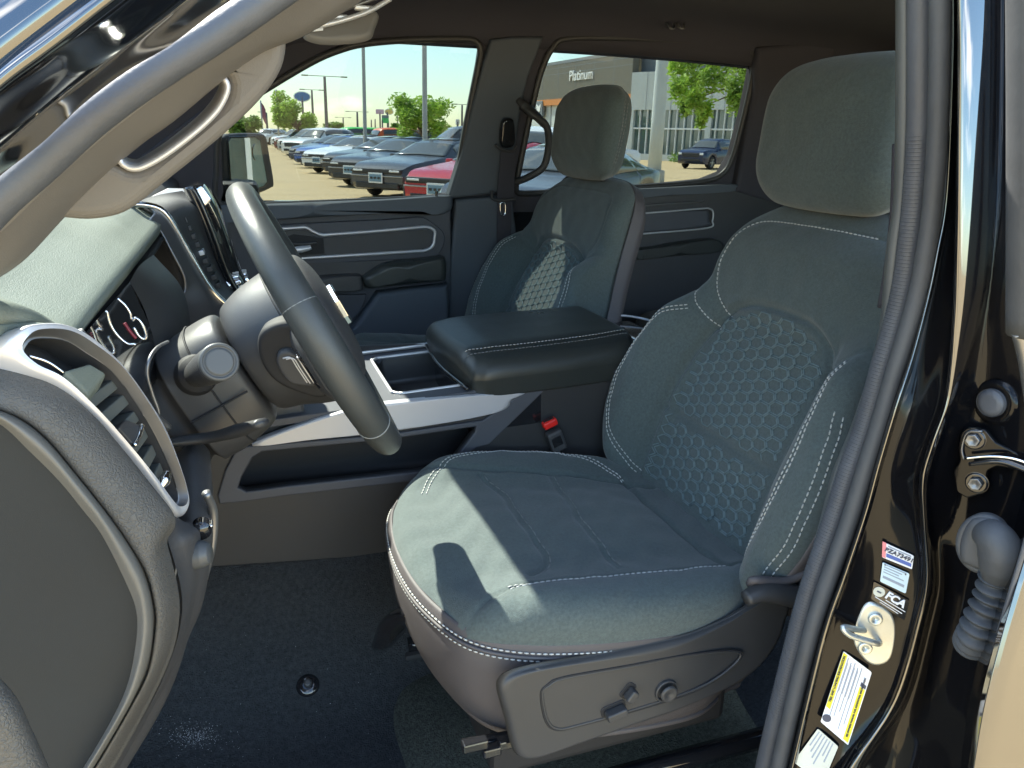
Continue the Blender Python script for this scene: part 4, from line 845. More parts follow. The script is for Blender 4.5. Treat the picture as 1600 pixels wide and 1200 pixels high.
pillow('armrest', fe, fe.many([(990, 392), (1030, 386), (1060, 380), (1120, 374), (1130, 392), (1060, 400), (990, 406)], .03), 'arm', RD, lambda u, v: 0*u+.035, r=.015, depth=.01, rb=.001, K=20, N=100)
pillow('trim_insert', fe, fe.many([(985, 336), (1095, 329), (1108, 331), (1108, 345), (1103, 353), (985, 363)], .008), 'panel', RD, lambda u, v: 0*u+.008, r=.003, depth=.003, rb=.001, K=14, N=100)
# ================================================================ rear bench
RS = thing('rear_bench', 'corner of the rear bench, sunlight painted into its pale fabric, seen between the front seats', 'car seat')
fz = Fr((1.30, 0, .50), (1, 0, 0), (0, 1, 0))
M['rseat_sun_tone'] = mat('rear_seat_painted_sun', (.11, .115, .11), .9, bump=('weave', 800, .5), vary=(200, .2))  # paler than the front seat fabric: sunlight painted into the colour
for yq in (-.42, .0, .42):
    pillow('seat_cushion', fz, rrect(0, yq, .52, .40, .06), 'rseat_sun_tone', RS, lambda u, v: -.02*(u/.26)**2, r=.045, depth=.14, rb=.02, K=30, N=120)
fzz = Fr((1.64, 0, .74), (0, 1, 0), (.25, 0, .97)); fzz.n = V((-.97, 0, .25))
for yq in (-.42, 0, .42):
    pillow('backrest', fzz, rrect(yq, 0, .41, .66, .07), 'rseat_sun_tone', RS, None, r=.05, depth=.14, rb=.03, K=30, N=120)
box('seat_base', (1.40, 0, .19), (.44, 1.25, .20), 'dark', RS, .02)
# ================================================================ passenger belt, handles, visor, mirror
SB = thing('seat_belt', 'grey seat belt hanging on the far middle pillar beside its black guide', 'seat belt')
fq = Fr(FW_up.to(0, 0, .028), FW_up.a, FW_up.b); fq.n = FW_up.n
pillow('anchor_cover', fq, fq.many([(784, 200), (788, 188), (797, 185), (804, 190), (806, 210), (804, 228), (792, 232), (783, 226)], .015), 'gloss', SB, lambda u, v: 0*u+.014, r=.008, depth=.003, rb=.001, K=20, N=60)
tube('belt_guide', [fq.to(*q, .014) for q in fq.many([(774, 226), (784, 234), (800, 236), (808, 228)], .014)], .004, 'plastic', SB, k=8)
plate('webbing', fq, fq.many([(783, 234), (804, 234), (804, 312), (776, 312)], .008), 'liner', SB, depth=.002, bevel=.0005, h=.008, label='grey webbing')
tube('tongue_guide', [fq.to(*q, .014) for q in fq.many([(768, 298), (770, 310), (785, 313), (806, 311)], .014)], .0045, 'plastic', SB, k=8)
fq2 = Fr(FW_lo.to(0, 0, .034), FW_lo.a, FW_lo.b); fq2.n = FW_lo.n
plate('webbing', fq2, fq2.many([(777, 312), (800, 312), (798, 400), (788, 420), (776, 418)], .006), 'liner', SB, depth=.002, bevel=.0005, h=.006)
tube('tongue', [fq2.to(*q, .010) for q in fq2.many([(782, 318), (789, 318), (789, 334), (783, 335)], .01)], .0024, 'chrome', SB, k=6, closed=True, n=40)
GH = thing('grab_handle', 'black loop grab handle on the far middle pillar beside the passenger headrest', 'grab handle')
fg = Fr(FW_up.to(0, 0, .055), FW_up.a, FW_up.b); fg.n = FW_up.n
tube('handle_loop', [fg.to(*q, h) for q, h in zip(fg.many([(818, 160), (832, 178), (850, 192), (857, 210), (856, 238), (848, 262), (828, 278), (808, 292)]), (-.04, -.01, 0, 0, 0, 0, -.01, -.04))], .0095, 'plastic', GH, k=12, n=60)
tube('handle_mount', [fg.to(*q, h) for q, h in zip(fg.many([(822, 166), (840, 182), (852, 196)]), (-.03, -.012, -.002))], [.014, .012, .009], 'plastic', GH, k=10)
# near grab handle on the windshield pillar
NH = thing('grab_handle', 'brown grey grab handle with silver lined opening on the near windshield pillar', 'grab handle')
fn = frY(-.715)
hout = [(70, 345), (90, 338), (140, 341), (185, 334), (215, 318), (250, 290), (300, 250), (345, 213), (390, 172), (420, 138), (438, 108), (445, 80), (444, 58), (430, 52), (380, 78), (290, 140), (190, 220), (110, 285)]
hin = [(186, 248), (192, 257), (206, 264), (226, 261), (262, 241), (308, 206), (338, 177), (354, 152), (357, 132), (350, 120), (338, 124), (290, 160), (230, 210)]
pillow_like = plate('handle_body', fn, [tuple(q) for q in cr(fn.many(hout), 90, True)], 'apillar', NH, holes=[[tuple(q) for q in cr(fn.many(hin), 60, True)]], depth=.040, bevel=.008, h=.012)
si = [(185, 246), (190, 257), (206, 265), (227, 261), (262, 241), (308, 206), (338, 177), (353, 152), (357, 134), (350, 121)]
si2 = [(186, 240), (196, 248), (208, 252), (222, 249), (255, 229), (300, 194), (328, 166), (341, 146), (346, 132), (345, 121)]
loft('silver_insert', [[fn.to(*fn.at(a, b, .012), .012) for a, b in si], [fn.to(*fn.at(a*.5+c*.5, b*.5+d*.5, .004), .004) for (a, b), (c, d) in zip(si, si2)], [fn.to(*fn.at(a, b, -.022), -.022) for a, b in si2]], 'silver', NH, N=60, R=12, thick=.003, label='satin silver lining of the handle')
# visor
VS = thing('sun_visor', 'grey folded sun visor with white label under the headliner front', 'sun visor')
fv = Fr(U(540, 35, y=-.25), (1, 0, .12), (-.25, .4, .75))
pillow('visor_board', fv, fv.many([(474, 52), (500, 62), (545, 62), (578, 55), (586, 40), (590, 15), (540, 22), (490, 38)]), 'apillar', VS, None, r=.008, depth=.012, rb=.003, K=16, N=80)
plate('visor_label', fv, fv.many([(466, 44), (505, 38), (505, 47), (468, 51)], .006), 'white', VS, depth=.001, bevel=0, h=.006)
tube('vanity_frame', [fv.to(*q, .008) for q in fv.many([(464, 44), (490, 42), (530, 33), (575, 18), (610, -2)], .008)], .0032, 'silver', VS, k=8)
tube('vanity_frame', [fv.to(*q, .008) for q in fv.many([(500, 32), (540, 14), (590, -4)], .008)], .0025, 'silver_d', VS, k=8)
for a_ in ((528, 22), (570, 8)):
    box('vanity_light', fv.to(*fv.at(*a_, .01), .004), (.025, .01, .006), 'silver', VS, .002)
# far door mirror
DM = thing('door_mirror', 'black far side door mirror reflecting the building', 'mirror')
fm = Fr(U(388, 255, y=.98), (.86, -.5, 0), (0, 0, 1)); fm.n = V((.86, -.66, .02)); fm.n /= np.linalg.norm(fm.n)
fm = Fr(U(388, 255, y=.98), np.cross((0, 0, 1), fm.n), (0, 0, 1)); fm.n = np.cross(fm.a, fm.b)
hsg = [(340, 225), (345, 212), (365, 208), (398, 208), (410, 212), (415, 235), (423, 285), (418, 294), (395, 303), (350, 306), (342, 290)]
pillow('mirror_housing', fm, fm.many(hsg, -.01), 'plastic', DM, lambda u, v: 0*u+.004, r=.010, depth=.11, rb=.05, K=30, N=120, flare=.95)
M['mirror'] = mat('mirror_glass', (.86, .90, .88), .01, metal=1)
gl = [(357, 222), (361, 216), (398, 215), (406, 220), (410, 245), (417, 284), (412, 290), (392, 296), (366, 300), (362, 290)]
plate('mirror_rim', fm, fm.many([(355, 220), (360, 213), (399, 212), (408, 218), (412, 244), (420, 285), (414, 292), (392, 299), (364, 302), (359, 290)], .006), 'gloss', DM, depth=.006, bevel=.002, h=.006)
plate('mirror_glass', fm, fm.many(gl, .008), 'mirror', DM, depth=.002, bevel=0, h=.0085)
plate('spot_mirror', fm, circ(*fm.at(401, 238, .01), .017, 24, .022), 'mirror', DM, depth=.001, bevel=0, h=.0105)
box('mirror_arm', (.02, .87, .80), (.10, .16, .05), 'plastic', DM, .015)

# ================================================================ driver side middle pillar
L2 = [(1482, -60), (1482, 84), (1473, 302), (1457, 400), (1444, 463), (1420, 554), (1395, 631), (1367, 725), (1346, 802), (1315, 895), (1280, 997), (1235, 1182), (1215, 1270)]
L1 = [(1455, -60), (1453, 170), (1447, 272), (1433, 410), (1416, 484), (1388, 568), (1364, 659), (1338, 736), (1311, 816), (1270, 927), (1238, 1046), (1207, 1175), (1190, 1270)]
L0 = [(1400, -60), (1400, 100), (1397, 302), (1385, 390), (1375, 505), (1355, 589), (1328, 670), (1301, 736), (1283, 806), (1255, 910), (1222, 1040), (1195, 1150), (1165, 1270)]
def mixp(a, b, t): return [tuple(p*(1-t)+q*t) for p, q in zip(cr(a, 40), cr(b, 40))]
MP = thing('door_pillar', 'glossy black middle door pillar with striker, stickers and rubber seals', 'door pillar')
loft('pillar_trim', [[U(a, b, y=-.62)+V((.06, .02, 0)) for a, b in L0], [U(a+4, b, y=-.665) for a, b in L0], [U(a, b, y=-.715) for a, b in L0], [U(a, b, y=-.735) for a, b in mixp(L0, L1, .1)], [U(a, b, y=-.742) for a, b in mixp(L0, L1, .35)], [U(a, b, y=-.735) for a, b in mixp(L0, L1, .55)]], 'jtrim', MP, N=80, R=40, label='grey trim behind the seal')
tube('door_seal', [U(a, b, y=-.752) for a, b in mixp(L0, L1, .72)], .0112, 'rubber', MP, k=20, n=300, label='ribbed blue grey rubber seal')
# ribs of the seal
P = cr([U(a, b, y=-.752) for a, b in mixp(L0, L1, .72)], 260); T, N1, N2 = frames(P); vs = []; fs = []; b_ = 0
for i in range(40, 220):
    ring = [P[i]+(N1[i]*math.cos(q)+N2[i]*math.sin(q))*.01135 for q in np.linspace(0, 2*math.pi, 17)[:-1]]
    v, f = tube_vf(ring, .00025, 4, True); vs.append(v); fs += [tuple(t+b_ for t in x) for x in f]; b_ += len(v)
o = mesh('seal_ribs', np.vstack(vs), fs, 'rubber', MP); o['kind'] = 'stuff'
tube('door_seal', [U(a, b, y=-.782) for a, b in mixp(L1, L2, .5)], .0082, 'rubber_l', MP, k=20, n=120, label='smooth light grey outer seal')
def sh(L, dx, dy=0): return [(a+dx, b+dy) for a, b in L]
L4a = [(1496, -60), (1498, 84), (1496, 302), (1494, 400), (1490, 500), (1478, 617), (1452, 697), (1438, 750), (1440, 816), (1445, 902), (1432, 972), (1394, 1095), (1328, 1196), (1290, 1270)]
L4b = [(1548, -60), (1548, 84), (1545, 302), (1540, 400), (1530, 480), (1500, 600), (1466, 697), (1452, 750), (1452, 816), (1459, 902), (1446, 972), (1411, 1095), (1346, 1196), (1310, 1270)]
ln = lambda b: max(0., 640-b)/640*.034
jamb = loft('pillar_body', [[U(a, b, y=-.775+ln(b))+V((.03, .03, 0)) for a, b in sh(L2, -14)], [U(a, b, y=-.792+ln(b)) for a, b in L2], [U(a, b, y=-.800+ln(b)) for a, b in sh(L2, 9)], [U(a, b, y=-.803+ln(b)) for a, b in mixp(sh(L2, 14), L4a, .06)],
      [U(a, b, y=-.812+ln(b)) for a, b in mixp(sh(L2, 14), L4a, .35)], [U(a, b, y=-.832+ln(b)) for a, b in mixp(sh(L2, 14), L4a, .85)], [U(a, b, y=-.842+ln(b)) for a, b in L4a], [U(a, b, y=-.8425+ln(b)) for a, b in mixp(L4a, L4b, .5)], [U(a, b, y=-.835+ln(b)) for a, b in L4b], [U(a, b, y=-.828+ln(b)) for a, b in mixp(L4b, sh(L4b, 10), 1)],
      [U(a, b, x=.615) for a, b in mixp(sh(L4b, 14), [(1560, -60), (1560, 600), (1530, 900), (1450, 1270)], .5)], [U(a, b, x=.62) for a, b in [(1600, -60), (1600, 600), (1560, 900), (1500, 1270)]], [U(a, b, x=.625) for a, b in [(1700, -60), (1700, 600), (1690, 900), (1650, 1270)]]], 'jpaint', MP, N=160, R=110, sharp=False, label='glossy black painted door jamb')
loft('pillar_ridge', [[U(a, b, y=-.838+ln(b)) for a, b in sh(L4a, -1)], [U(a, b, y=-.8445+ln(b)) for a, b in sh(L4a, 2)], [U(a, b, y=-.846+ln(b)) for a, b in mixp(L4a, L4b, .5)], [U(a, b, y=-.842+ln(b)) for a, b in sh(L4b, -1)], [U(a, b, y=-.832+ln(b)) for a, b in sh(L4b, 1)]], 'paint', MP, N=160, R=30, label='bright reflecting crease of the painted pillar')
loft('pillar_inner_edge', [[U(a, b, y=-.790+ln(b)) for a, b in L2], [U(a, b, y=-.803+ln(b)) for a, b in sh(L2, 4)], [U(a, b, y=-.806+ln(b)) for a, b in sh(L2, 9)], [U(a, b, y=-.800+ln(b)) for a, b in sh(L2, 15)]], 'paint', MP, N=120, R=20, label='glossy inner edge of the pillar')
def hit(o, px, py):
    r_ = ray(px, py); h = bvh(o).ray_cast(Vector(CAM), Vector(r_/np.linalg.norm(r_)))
    return (np.array(h[0]), np.array(h[1])) if h[0] is not None else (None, None)
def sfr(o, pts, off=.0012):
    """plane fitted to an object's surface under the outline, shifted towards the viewer; a runs with the first edge"""
    H = [hit(o, *p)[0] for p in pts]; H = np.array([h for h in H if h is not None]); c = H.mean(0)
    u_, s_, vt = np.linalg.svd(H-c); n = vt[2]
    if n@(CAM-c) < 0: n = -n
    a = H[1]-H[0]; off = off+max(0, max((H-c)@n))
    f = Fr(c+n*off, a-n*(a@n), np.cross(n, a)); f.n = n; return f
def rnd(poly, r=.0012, n=4):
    P = np.array(poly); out_ = []
    for i in range(len(P)):
        a, b, c = P[i-1], P[i], P[(i+1) % len(P)]
        d1 = (a-b)/np.linalg.norm(a-b); d2 = (c-b)/np.linalg.norm(c-b)
        for t in np.linspace(0, 1, n): out_.append(tuple((b+d1*r)*(1-t)**2+2*b*t*(1-t)+(b+d2*r)*t*t))
    return out_
M['yellow'] = mat('yellow_print', (.80, .68, .03), .4); M['pink'] = mat('pink_print', (.75, .25, .28), .4); M['blue'] = mat('blue_print', (.07, .13, .42), .4)
M['ink'] = mat('dark_print', (.05, .06, .10), .5); M['ink2'] = mat('grey_print', (.28, .32, .40), .5); M['label_b'] = mat('pale_blue_label', (.58, .72, .80), .4); M['foil'] = mat('silver_foil_label', (.50, .56, .56), .35, metal=.3)
def quad(c, u0, v0, u1, v1):
    """sub rectangle of a px quad c = (tl, tr, br, bl)"""
    tl, tr, br, bl = [V(q) for q in c]
    def p(u, v): return tuple((tl*(1-u)+tr*u)*(1-v)+(bl*(1-u)+br*u)*v)
    return [p(u0, v0), p(u1, v0), p(u1, v1), p(u0, v1)]
def sticker(name, c, base, label, prints, r=.0015):
    f = sfr(jamb, c); s = plate(name, f, rnd(f.many(c), r), base, MP, depth=.0008, bevel=0, h=.0008, label=label)
    for (u0, v0, u1, v1, m_) in prints: plate('print', f, f.many(quad(c, u0, v0, u1, v1), .0012), m_, s, depth=.0005, bevel=0, h=.0012)
    return f, s
def tline(name, s, f, c, u, v, hgt, m_, parent, ax='CENTER', bold=0.):
    (ax_, ay_), (bx_, by_) = f.many([quad(c, u, v, u, v)[0], quad(c, min(1, u+.1), v, min(1, u+.1), v)[0]], .002)
    t = text(name, s, f, ax_, ay_, hgt, m_, parent, math.atan2(by_-ay_, bx_-ax_), h=.0015, bold=bold, ax=ax); return t
c1 = [(1379, 846), (1428, 868), (1425, 889), (1378, 870)]
f1, s1_ = sticker('sticker', c1, 'white', 'white sticker with pink end and blue bar', [(0, 0, .12, 1, 'pink'), (.14, .66, .96, .9, 'blue'), (.18, .12, .92, .20, 'ink2')])
tline('digits', 'PZA73491', f1, c1, .55, .45, .0060, 'ink', s1_, bold=.0001)
c2 = [(1379, 878), (1421, 896), (1415, 927), (1375, 908)]
f2, s2_ = sticker('sticker', c2, 'label_b', 'pale blue sticker with small print', [(.08, .06+.13*i, .85-.1*(i % 3), .10+.13*i, 'ink2') for i in range(4)]+[(.08, .66, .9, .78, 'ink2'), (.08, .05, .13, .13, 'ink'), (.85, .08, .9, .16, 'ink')])
c3 = [(1365, 908), (1421, 938), (1413, 969), (1361, 935)]
f3, s3_ = sticker('sticker', c3, 'gloss', 'black FCA sticker', [(.40, .60, .97, .64, 'white'), (.1, .76, .9, .80, 'white'), (.25, .88, .8, .91, 'white')])
tline('fca_text', 'FCA', f3, c3, .66, .34, .0105, 'white', s3_, bold=.0004)
uu = f3.at(*quad(c3, .18, .38, .18, .38)[0]); plate('seal_disc', f3, circ(*uu, .0052, 20), 'foil', s3_, depth=.0005, bevel=0, h=.0014)
plate('seal_bar', f3, [(uu[0]-.002, uu[1]-.0007), (uu[0]+.002, uu[1]-.0007), (uu[0]+.002, uu[1]+.0007), (uu[0]-.002, uu[1]+.0007)], 'ink', s3_, depth=.0004, bevel=0, h=.0018)
# tyre placard and certification label, sideways
c4 = [(1318, 1017), (1362, 1050), (1325, 1164), (1282, 1127)]
pr = [(.02, .02, .16, .78, 'yellow'), (.80, .26, .98, .98, 'yellow')]+[(.20+.12*i, .04+.03*(i % 2), .225+.12*i, .92-.1*(i % 3), 'ink2') for i in range(5)]+[(.235+.12*i, .1, .25+.12*i, .5, 'ink2') for i in range(4)]+[(.80, .20, .98, .25, 'ink')]
f4, s4_ = sticker('tyre_placard', c4, 'white', 'white and yellow tyre and loading placard', pr)
uu = f4.at(*quad(c4, .14, .90, .14, .90)[0]); plate('tyre_icon', f4, circ(*uu, .0042, 20), 'ink', s4_, depth=.0005, bevel=0, h=.0014)
for i, tx in enumerate(('TIRE AND LOADING INFORMATION', 'SEE OWNERS MANUAL FOR ADDITIONAL INFORMATION')):
    q0, q1 = (quad(c4, .09, .70, .09, .70)[0], quad(c4, .09, .1, .09, .1)[0]) if i == 0 else (quad(c4, .89, .93, .89, .93)[0], quad(c4, .89, .3, .89, .3)[0])
    a_, b__ = f4.many([q0, q1], .002); text('placard_text', tx, f4, a_[0], a_[1], .0032 if i == 0 else .0026, 'ink', s4_, math.atan2(b__[1]-a_[1], b__[0]-a_[0]), h=.0016, ax='LEFT')
c5 = [(1278, 1138), (1310, 1166), (1285, 1225), (1240, 1190)]
f5, s5_ = sticker('certification_label', c5, 'foil', 'silver certification label at the picture edge', [(.10+.13*i, .05, .14+.13*i, .45+.1*(i % 4), 'ink2') for i in range(6)])
# striker
cs_ = [(1337, 975), (1352, 945), (1372, 944), (1394, 960), (1400, 990), (1392, 1030), (1372, 1041), (1352, 1033), (1334, 1005)]
fs_ = sfr(jamb, cs_, .001)
stk = pillow('striker_plate', fs_, fs_.many(cs_), 'steel', MP, None, r=.002, depth=.003, rb=.0005, K=14, N=80, label='zinc door striker with loop')
for a_ in ((1368, 968), (1352, 1013)):
    q = fs_.at(*a_, .002); fr_ = Fr(fs_.to(*q, .0), fs_.a, fs_.b); fr_.n = fs_.n
    pillow('striker_screw', fr_, circ(0, 0, .0068, 20), 'steel', stk, lambda u, v: .0035-.003*np.exp(-(u*u+v*v)/.000006), r=.002, depth=.001, rb=.0002, K=16, N=40)
q = [fs_.to(*fs_.at(x, y, h), h) for x, y, h in ((1350, 985, 0), (1341, 984, .008), (1320, 980, .018), (1318, 983, .020), (1330, 993, .020), (1365, 1004, .016), (1372, 1006, .008), (1374, 1004, 0))]
tube('striker_loop', q, .0030, 'steel', stk, k=12, n=60)
# seam-side clips
box('pillar_clip', U(1327, 945, y=-.80), (.006, .012, .010), 'silver_d', MP, .001)
# belt at the near seat's shoulder
tube('near_belt', [U(1402, 225, y=-.66), U(1398, 330, y=-.66), U(1388, 420, y=-.655), U(1378, 480, y=-.65)], .005, 'liner', MP, k=8, flat=1.0, upv=(.5, .8, 0), label='edge of the near seat belt webbing')
# grommet, hinge hardware
def bolt(px, py, r, h, m_='gloss', o=jamb):
    p, n = hit(o, px, py)
    if p is None: return
    if n@(CAM-p) < 0: n = -n
    a = np.cross(n, (0, 0, 1)); f = Fr(p, a, np.cross(n, a)); f.n = n
    pillow('bolt_washer', f, circ(0, 0, r*1.5, 24), m_, RR, None, r=r*.3, depth=.001, rb=.0003, K=10, N=40).location = n*h*.25
    pillow('hinge_bolt', f, [(r*math.cos(i*math.pi/3), r*math.sin(i*math.pi/3)) for i in range(6)], m_, RR, None, r=r*.3, depth=.001, rb=.0003, K=10, N=48, smooth=False).location = n*h
RR = thing('rear_door_hinge', 'black door hinge bracket with two bolts and a check arm on the middle pillar', 'hinge')
p0, n0 = hit(jamb, 1555, 628)
ff = Fr(p0, np.cross(n0, (0, 0, 1)), np.cross(n0, np.cross(n0, (0, 0, 1)))); ff.n = n0 if n0@(CAM-p0) > 0 else -n0
pillow('rubber_bump_stop', ff, circ(0, 0, .0125, 24), 'rubber', RR, None, r=.006, depth=.004, rb=.001, K=16, N=50).location = ff.n*.010
pillow('bump_stop_base', ff, circ(0, 0, .021, 24), 'jpaint', RR, None, r=.006, depth=.004, rb=.001, K=16, N=50).location = ff.n*.004
hb_ = [(1502, 676), (1512, 668), (1540, 670), (1556, 690), (1600, 712), (1600, 735), (1560, 728), (1545, 735), (1540, 770), (1512, 778), (1495, 768), (1490, 735), (1500, 720), (1498, 695)]
fh_ = sfr(jamb, [(1505, 680), (1545, 680), (1540, 765), (1500, 765)], .002)
plate('hinge_bracket', fh_, rnd(fh_.many(hb_, .004), .002), 'jpaint', RR, depth=.006, bevel=.0015, h=.006)
for a_ in ((1521, 687), (1525, 755)):
    q = fh_.at(*a_, .008); f_ = Fr(fh_.to(*q, .008), fh_.a, fh_.b); f_.n = fh_.n
    pillow('bolt_washer', f_, circ(0, 0, .0098, 28), 'gloss', RR, None, r=.002, depth=.002, rb=.0003, K=12, N=50)
    f_ = Fr(fh_.to(*q, .0125), fh_.a, fh_.b); f_.n = fh_.n
    pillow('hinge_bolt', f_, [(.0062*math.cos(i*math.pi/3), .0062*math.sin(i*math.pi/3)) for i in range(6)], 'silver_d', RR, lambda u, v: -.0015*np.exp(-(u*u+v*v)/.000012), r=.0012, depth=.004, rb=.0003, K=14, N=48, smooth=False)
tube('check_arm', [fh_.to(*fh_.at(x, y, .014), .014) for x, y in ((1515, 725), (1550, 720), (1575, 722), (1610, 735))], [.003, .0045, .0055, .006], 'gloss', RR, k=10, flat=.6)
tube('arm_edge', [fh_.to(*fh_.at(x, y, .016), .016) for x, y in ((1508, 716), (1545, 713), (1580, 716), (1612, 726))], .0014, 'chrome', RR, k=6)
tube('bracket_edge', [fh_.to(*fh_.at(x, y, .008), .008) for x, y in ((1506, 718), (1503, 700), (1512, 676), (1535, 674))], .0012, 'silver_d', RR, k=6)
# wiring boot
WBt = thing('wiring_boot', 'grey rubber wiring boot with bellows at the right edge of the jamb', 'rubber boot')
xb = -.905
pillow('boot_flange', Fr(U(1535, 852, y=xb), (.5, -.85, 0), (0, 0, 1), V((-.85, -.5, 0.08))), [(-.013, -.018), (-.016, .0), (-.012, .019), (0, .025), (.012, .019), (.015, 0), (.010, -.020), (-.006, -.022)], 'rubber_l', WBt, lambda u, v: .004+.0*u, r=.007, depth=.016, rb=.002, K=24, N=80)
tube('boot_lip', [Fr(U(1535, 852, y=xb), (.5, -.85, 0), (0, 0, 1), V((-.85, -.5, 0.08))).to(.0165*math.cos(a), .0235*math.sin(a), -.004) for a in np.linspace(0, 2*math.pi, 25)[:-1]], .0035, 'rubber_l', WBt, k=8, closed=True, n=60)
tube('boot_elbow', [U(1541, 832, y=xb+.002), U(1553, 840, y=xb-.008), U(1562, 856, y=xb-.014), U(1563, 880, y=xb-.016), U(1556, 905, y=xb-.014)], [.012, .0150, .0162, .0150, .0105], 'rubber_l', WBt, k=24, n=40)
P = cr([U(1556, 903, y=xb-.013), U(1549, 930, y=xb-.012), U(1536, 962, y=xb-.011), U(1524, 992, y=xb-.008), U(1519, 1004, y=xb)], 140)
v, f = tube_vf(P, [.0105+.0028*math.cos(i/139*2*math.pi*8.0)+.002*i/139 for i in range(140)], 24); fixn(mesh('bellows', v, f, 'rubber_l', WBt, label='ribbed bellows'))
tube('wire_conduit', [U(1520, 998, y=-.87), U(1514, 1060, y=-.865), U(1500, 1120, y=-.86), U(1460, 1200, y=-.855), U(1440, 1260, y=-.85)], .006, 'plastic', WBt, k=12)
# open rear door edge and its skin at the lower right corner
NR = thing('near_rear_door', 'black near side rear door filling the lower right corner, reflecting the pavement', 'car door')
e0 = [(1625, 740), (1600, 845), (1575, 930), (1555, 1000), (1530, 1100), (1513, 1200), (1505, 1270)]
dk = lambda b: -(b-740)/530*.045
loft('door_skin', [[U(a, b, y=-.915+dk(b))+V((.03, .03, 0)) for a, b in e0], [U(a, b, y=-.93+dk(b)) for a, b in e0], [U(a+9, b, y=-.938+dk(b)) for a, b in e0], [U(a+18, b, y=-.94+dk(b))+V((0, 0, 0)) for a, b in e0], [U(a+18, b, y=-.94+dk(b))+V((.25, -.01, 0)) for a, b in e0], [U(a+18, b, y=-.94+dk(b))+V((.95, -.01, 0)) for a, b in e0]], 'paint', NR, N=60, R=50, sharp=True, label='glossy black outer skin')
tube('skin_edge', [U(a+3, b, y=-.95) for a, b in e0], .0018, 'rubber', NR, k=8)
tube('frame_channel', [U(1604, -60, y=-.93), U(1603, 200, y=-.93), U(1599, 522, y=-.93)], .012, 'rubber_l', NR, k=12, flat=.7)
tube('frame_channel', [U(1590, 520, y=-.93), U(1600, 560, y=-.93), U(1612, 640, y=-.93)], .004, 'silver_d', NR, k=8)
# near front door, only its trimmed edge shows in the lower left corner
ND = thing('near_front_door', 'grained grey edge of the open near front door in the lower left corner', 'car door')
loft('door_trim', [[U(a, b, y=-.90) for a, b in ((-80, 1020), (0, 1085), (35, 1150), (62, 1210), (90, 1290))], [U(a, b, y=-.915) for a, b in ((-90, 1045), (-14, 1105), (20, 1165), (45, 1220), (70, 1290))], [U(a, b, y=-.91) for a, b in ((-160, 1100), (-90, 1150), (-60, 1200), (-30, 1250), (0, 1300))]], 'endcap', ND, N=30, R=16, thick=.01)
RC = [[(x, y, .085+h*math.exp(-((y+.36)/.13)**4)) for y in (-.66, -.58, -.5, -.42, -.36, -.28, -.2, -.12)] for x, h in ((.15, -.03), (.20, .01), (.28, .03), (.4, .05), (.7, .05))]  # added mound whose lighter colour stands in for a sun patch
o = loft('carpet_sun_patch', RC, 'carpet_sun_tone', TB, N=50, R=30, thick=.004, label='added carpet piece under the front of the seat with sunlight painted into its lighter colour')
# lint and a chalky smudge on the carpet
RL = np.random.RandomState(11); cb = bvh(cpt); vs = []; fs = []
def onfloor(px, py):
    r_ = ray(px, py); h = cb.ray_cast(Vector(CAM), Vector(r_/np.linalg.norm(r_))); return (np.array(h[0]), np.array(h[1])) if h[0] is not None else (None, None)
def flake(px, py, s_):
    p, n = onfloor(px, py)
    if p is None: return
    n = n if n[2] > 0 else -n; p = p+n*.0026; a = RL.normal(size=3); a = a-n*(a@n); a /= np.linalg.norm(a); b = np.cross(n, a); i = len(vs)
    vs.extend([p-a*s_, p+b*s_*.5, p+a*s_, p-b*s_*.5+n*.0006]); fs.append((i, i+1, i+2, i+3))
for k in range(70): flake(200+RL.rand()*420, 900+RL.rand()*290, .0004+.0006*RL.rand()**3)
for k in range(420): flake(305+RL.normal()*20, 1150+RL.normal()*9+(RL.rand()-.5)*8, .0003+.0006*RL.rand())
for k in range(90): flake(345+RL.normal()*50, 1165+RL.normal()*24, .0002+.0005*RL.rand())
o = mesh('carpet_lint', vs, fs, mat('lint', (.42, .42, .44), .9), TB, smooth=False, label='pale lint and chalky smudge on the carpet'); o['kind'] = 'stuff'
for px, py, r_, m_, nm in ((481, 1071, .0195, 'gloss', 'mat_fastener'), (481, 1069, .0065, 'plastic_s', 'mat_fastener_pin')):
    p, n = onfloor(px, py); n = n if n[2] > 0 else -n
    f_ = Fr(p+n*(.006 if nm == 'mat_fastener' else .013), np.cross(n, (0, 1, 0)), np.cross(n, np.cross(n, (0, 1, 0)))); f_.n = n
    pillow(nm, f_, circ(0, 0, r_, 18), m_, TB, None, r=r_*.6, depth=.007, rb=.001, K=20, N=44)
# seam of the carpet along the console
# sill trim below the seat
box('sill_plate', (.42, -.70, .045), (.62, .10, .045), 'plastic_s', TB, .012)
# ================================================================ outside
gm = mat('ground_concrete', (.50, .38, .21), .85, spec=.3, bump=('noise', 3, .3, .02), vary=(.35, .07))
s = 1500
g = mesh('ground', [(-s, -s, G0), (s, -s, G0), (s, s, G0), (-s, s, G0)], [(0, 1, 2, 3)], gm, smooth=False); g['kind'] = 'structure'
def atd(px, py, d): return U(px, py, y=CAM[1]+d)
def gp(px, d):
    """ground point under column px at distance d"""
    p = atd(px, 215, d); return V((p[0], p[1], G0))
jm = mat('joint_tar', (.14, .125, .10), .9)
jv = []; jf = []
for k in range(12):
    for (a, b) in (((-6, 4+k*5), (60, 4+k*5)), ((-6+k*6, 4), (-6+k*6, 64))):
        a = V(a); b = V(b); t = (b-a)/np.linalg.norm(b-a); n = V((-t[1], t[0]))*.012; i = len(jv)
        jv += [(*(a+n), G0+.004), (*(a-n), G0+.004), (*(b-n), G0+.004), (*(b+n), G0+.004)]; jf.append((i, i+1, i+2, i+3))
o = mesh('pavement_joints', jv, jf, jm, smooth=False); o['kind'] = 'structure'
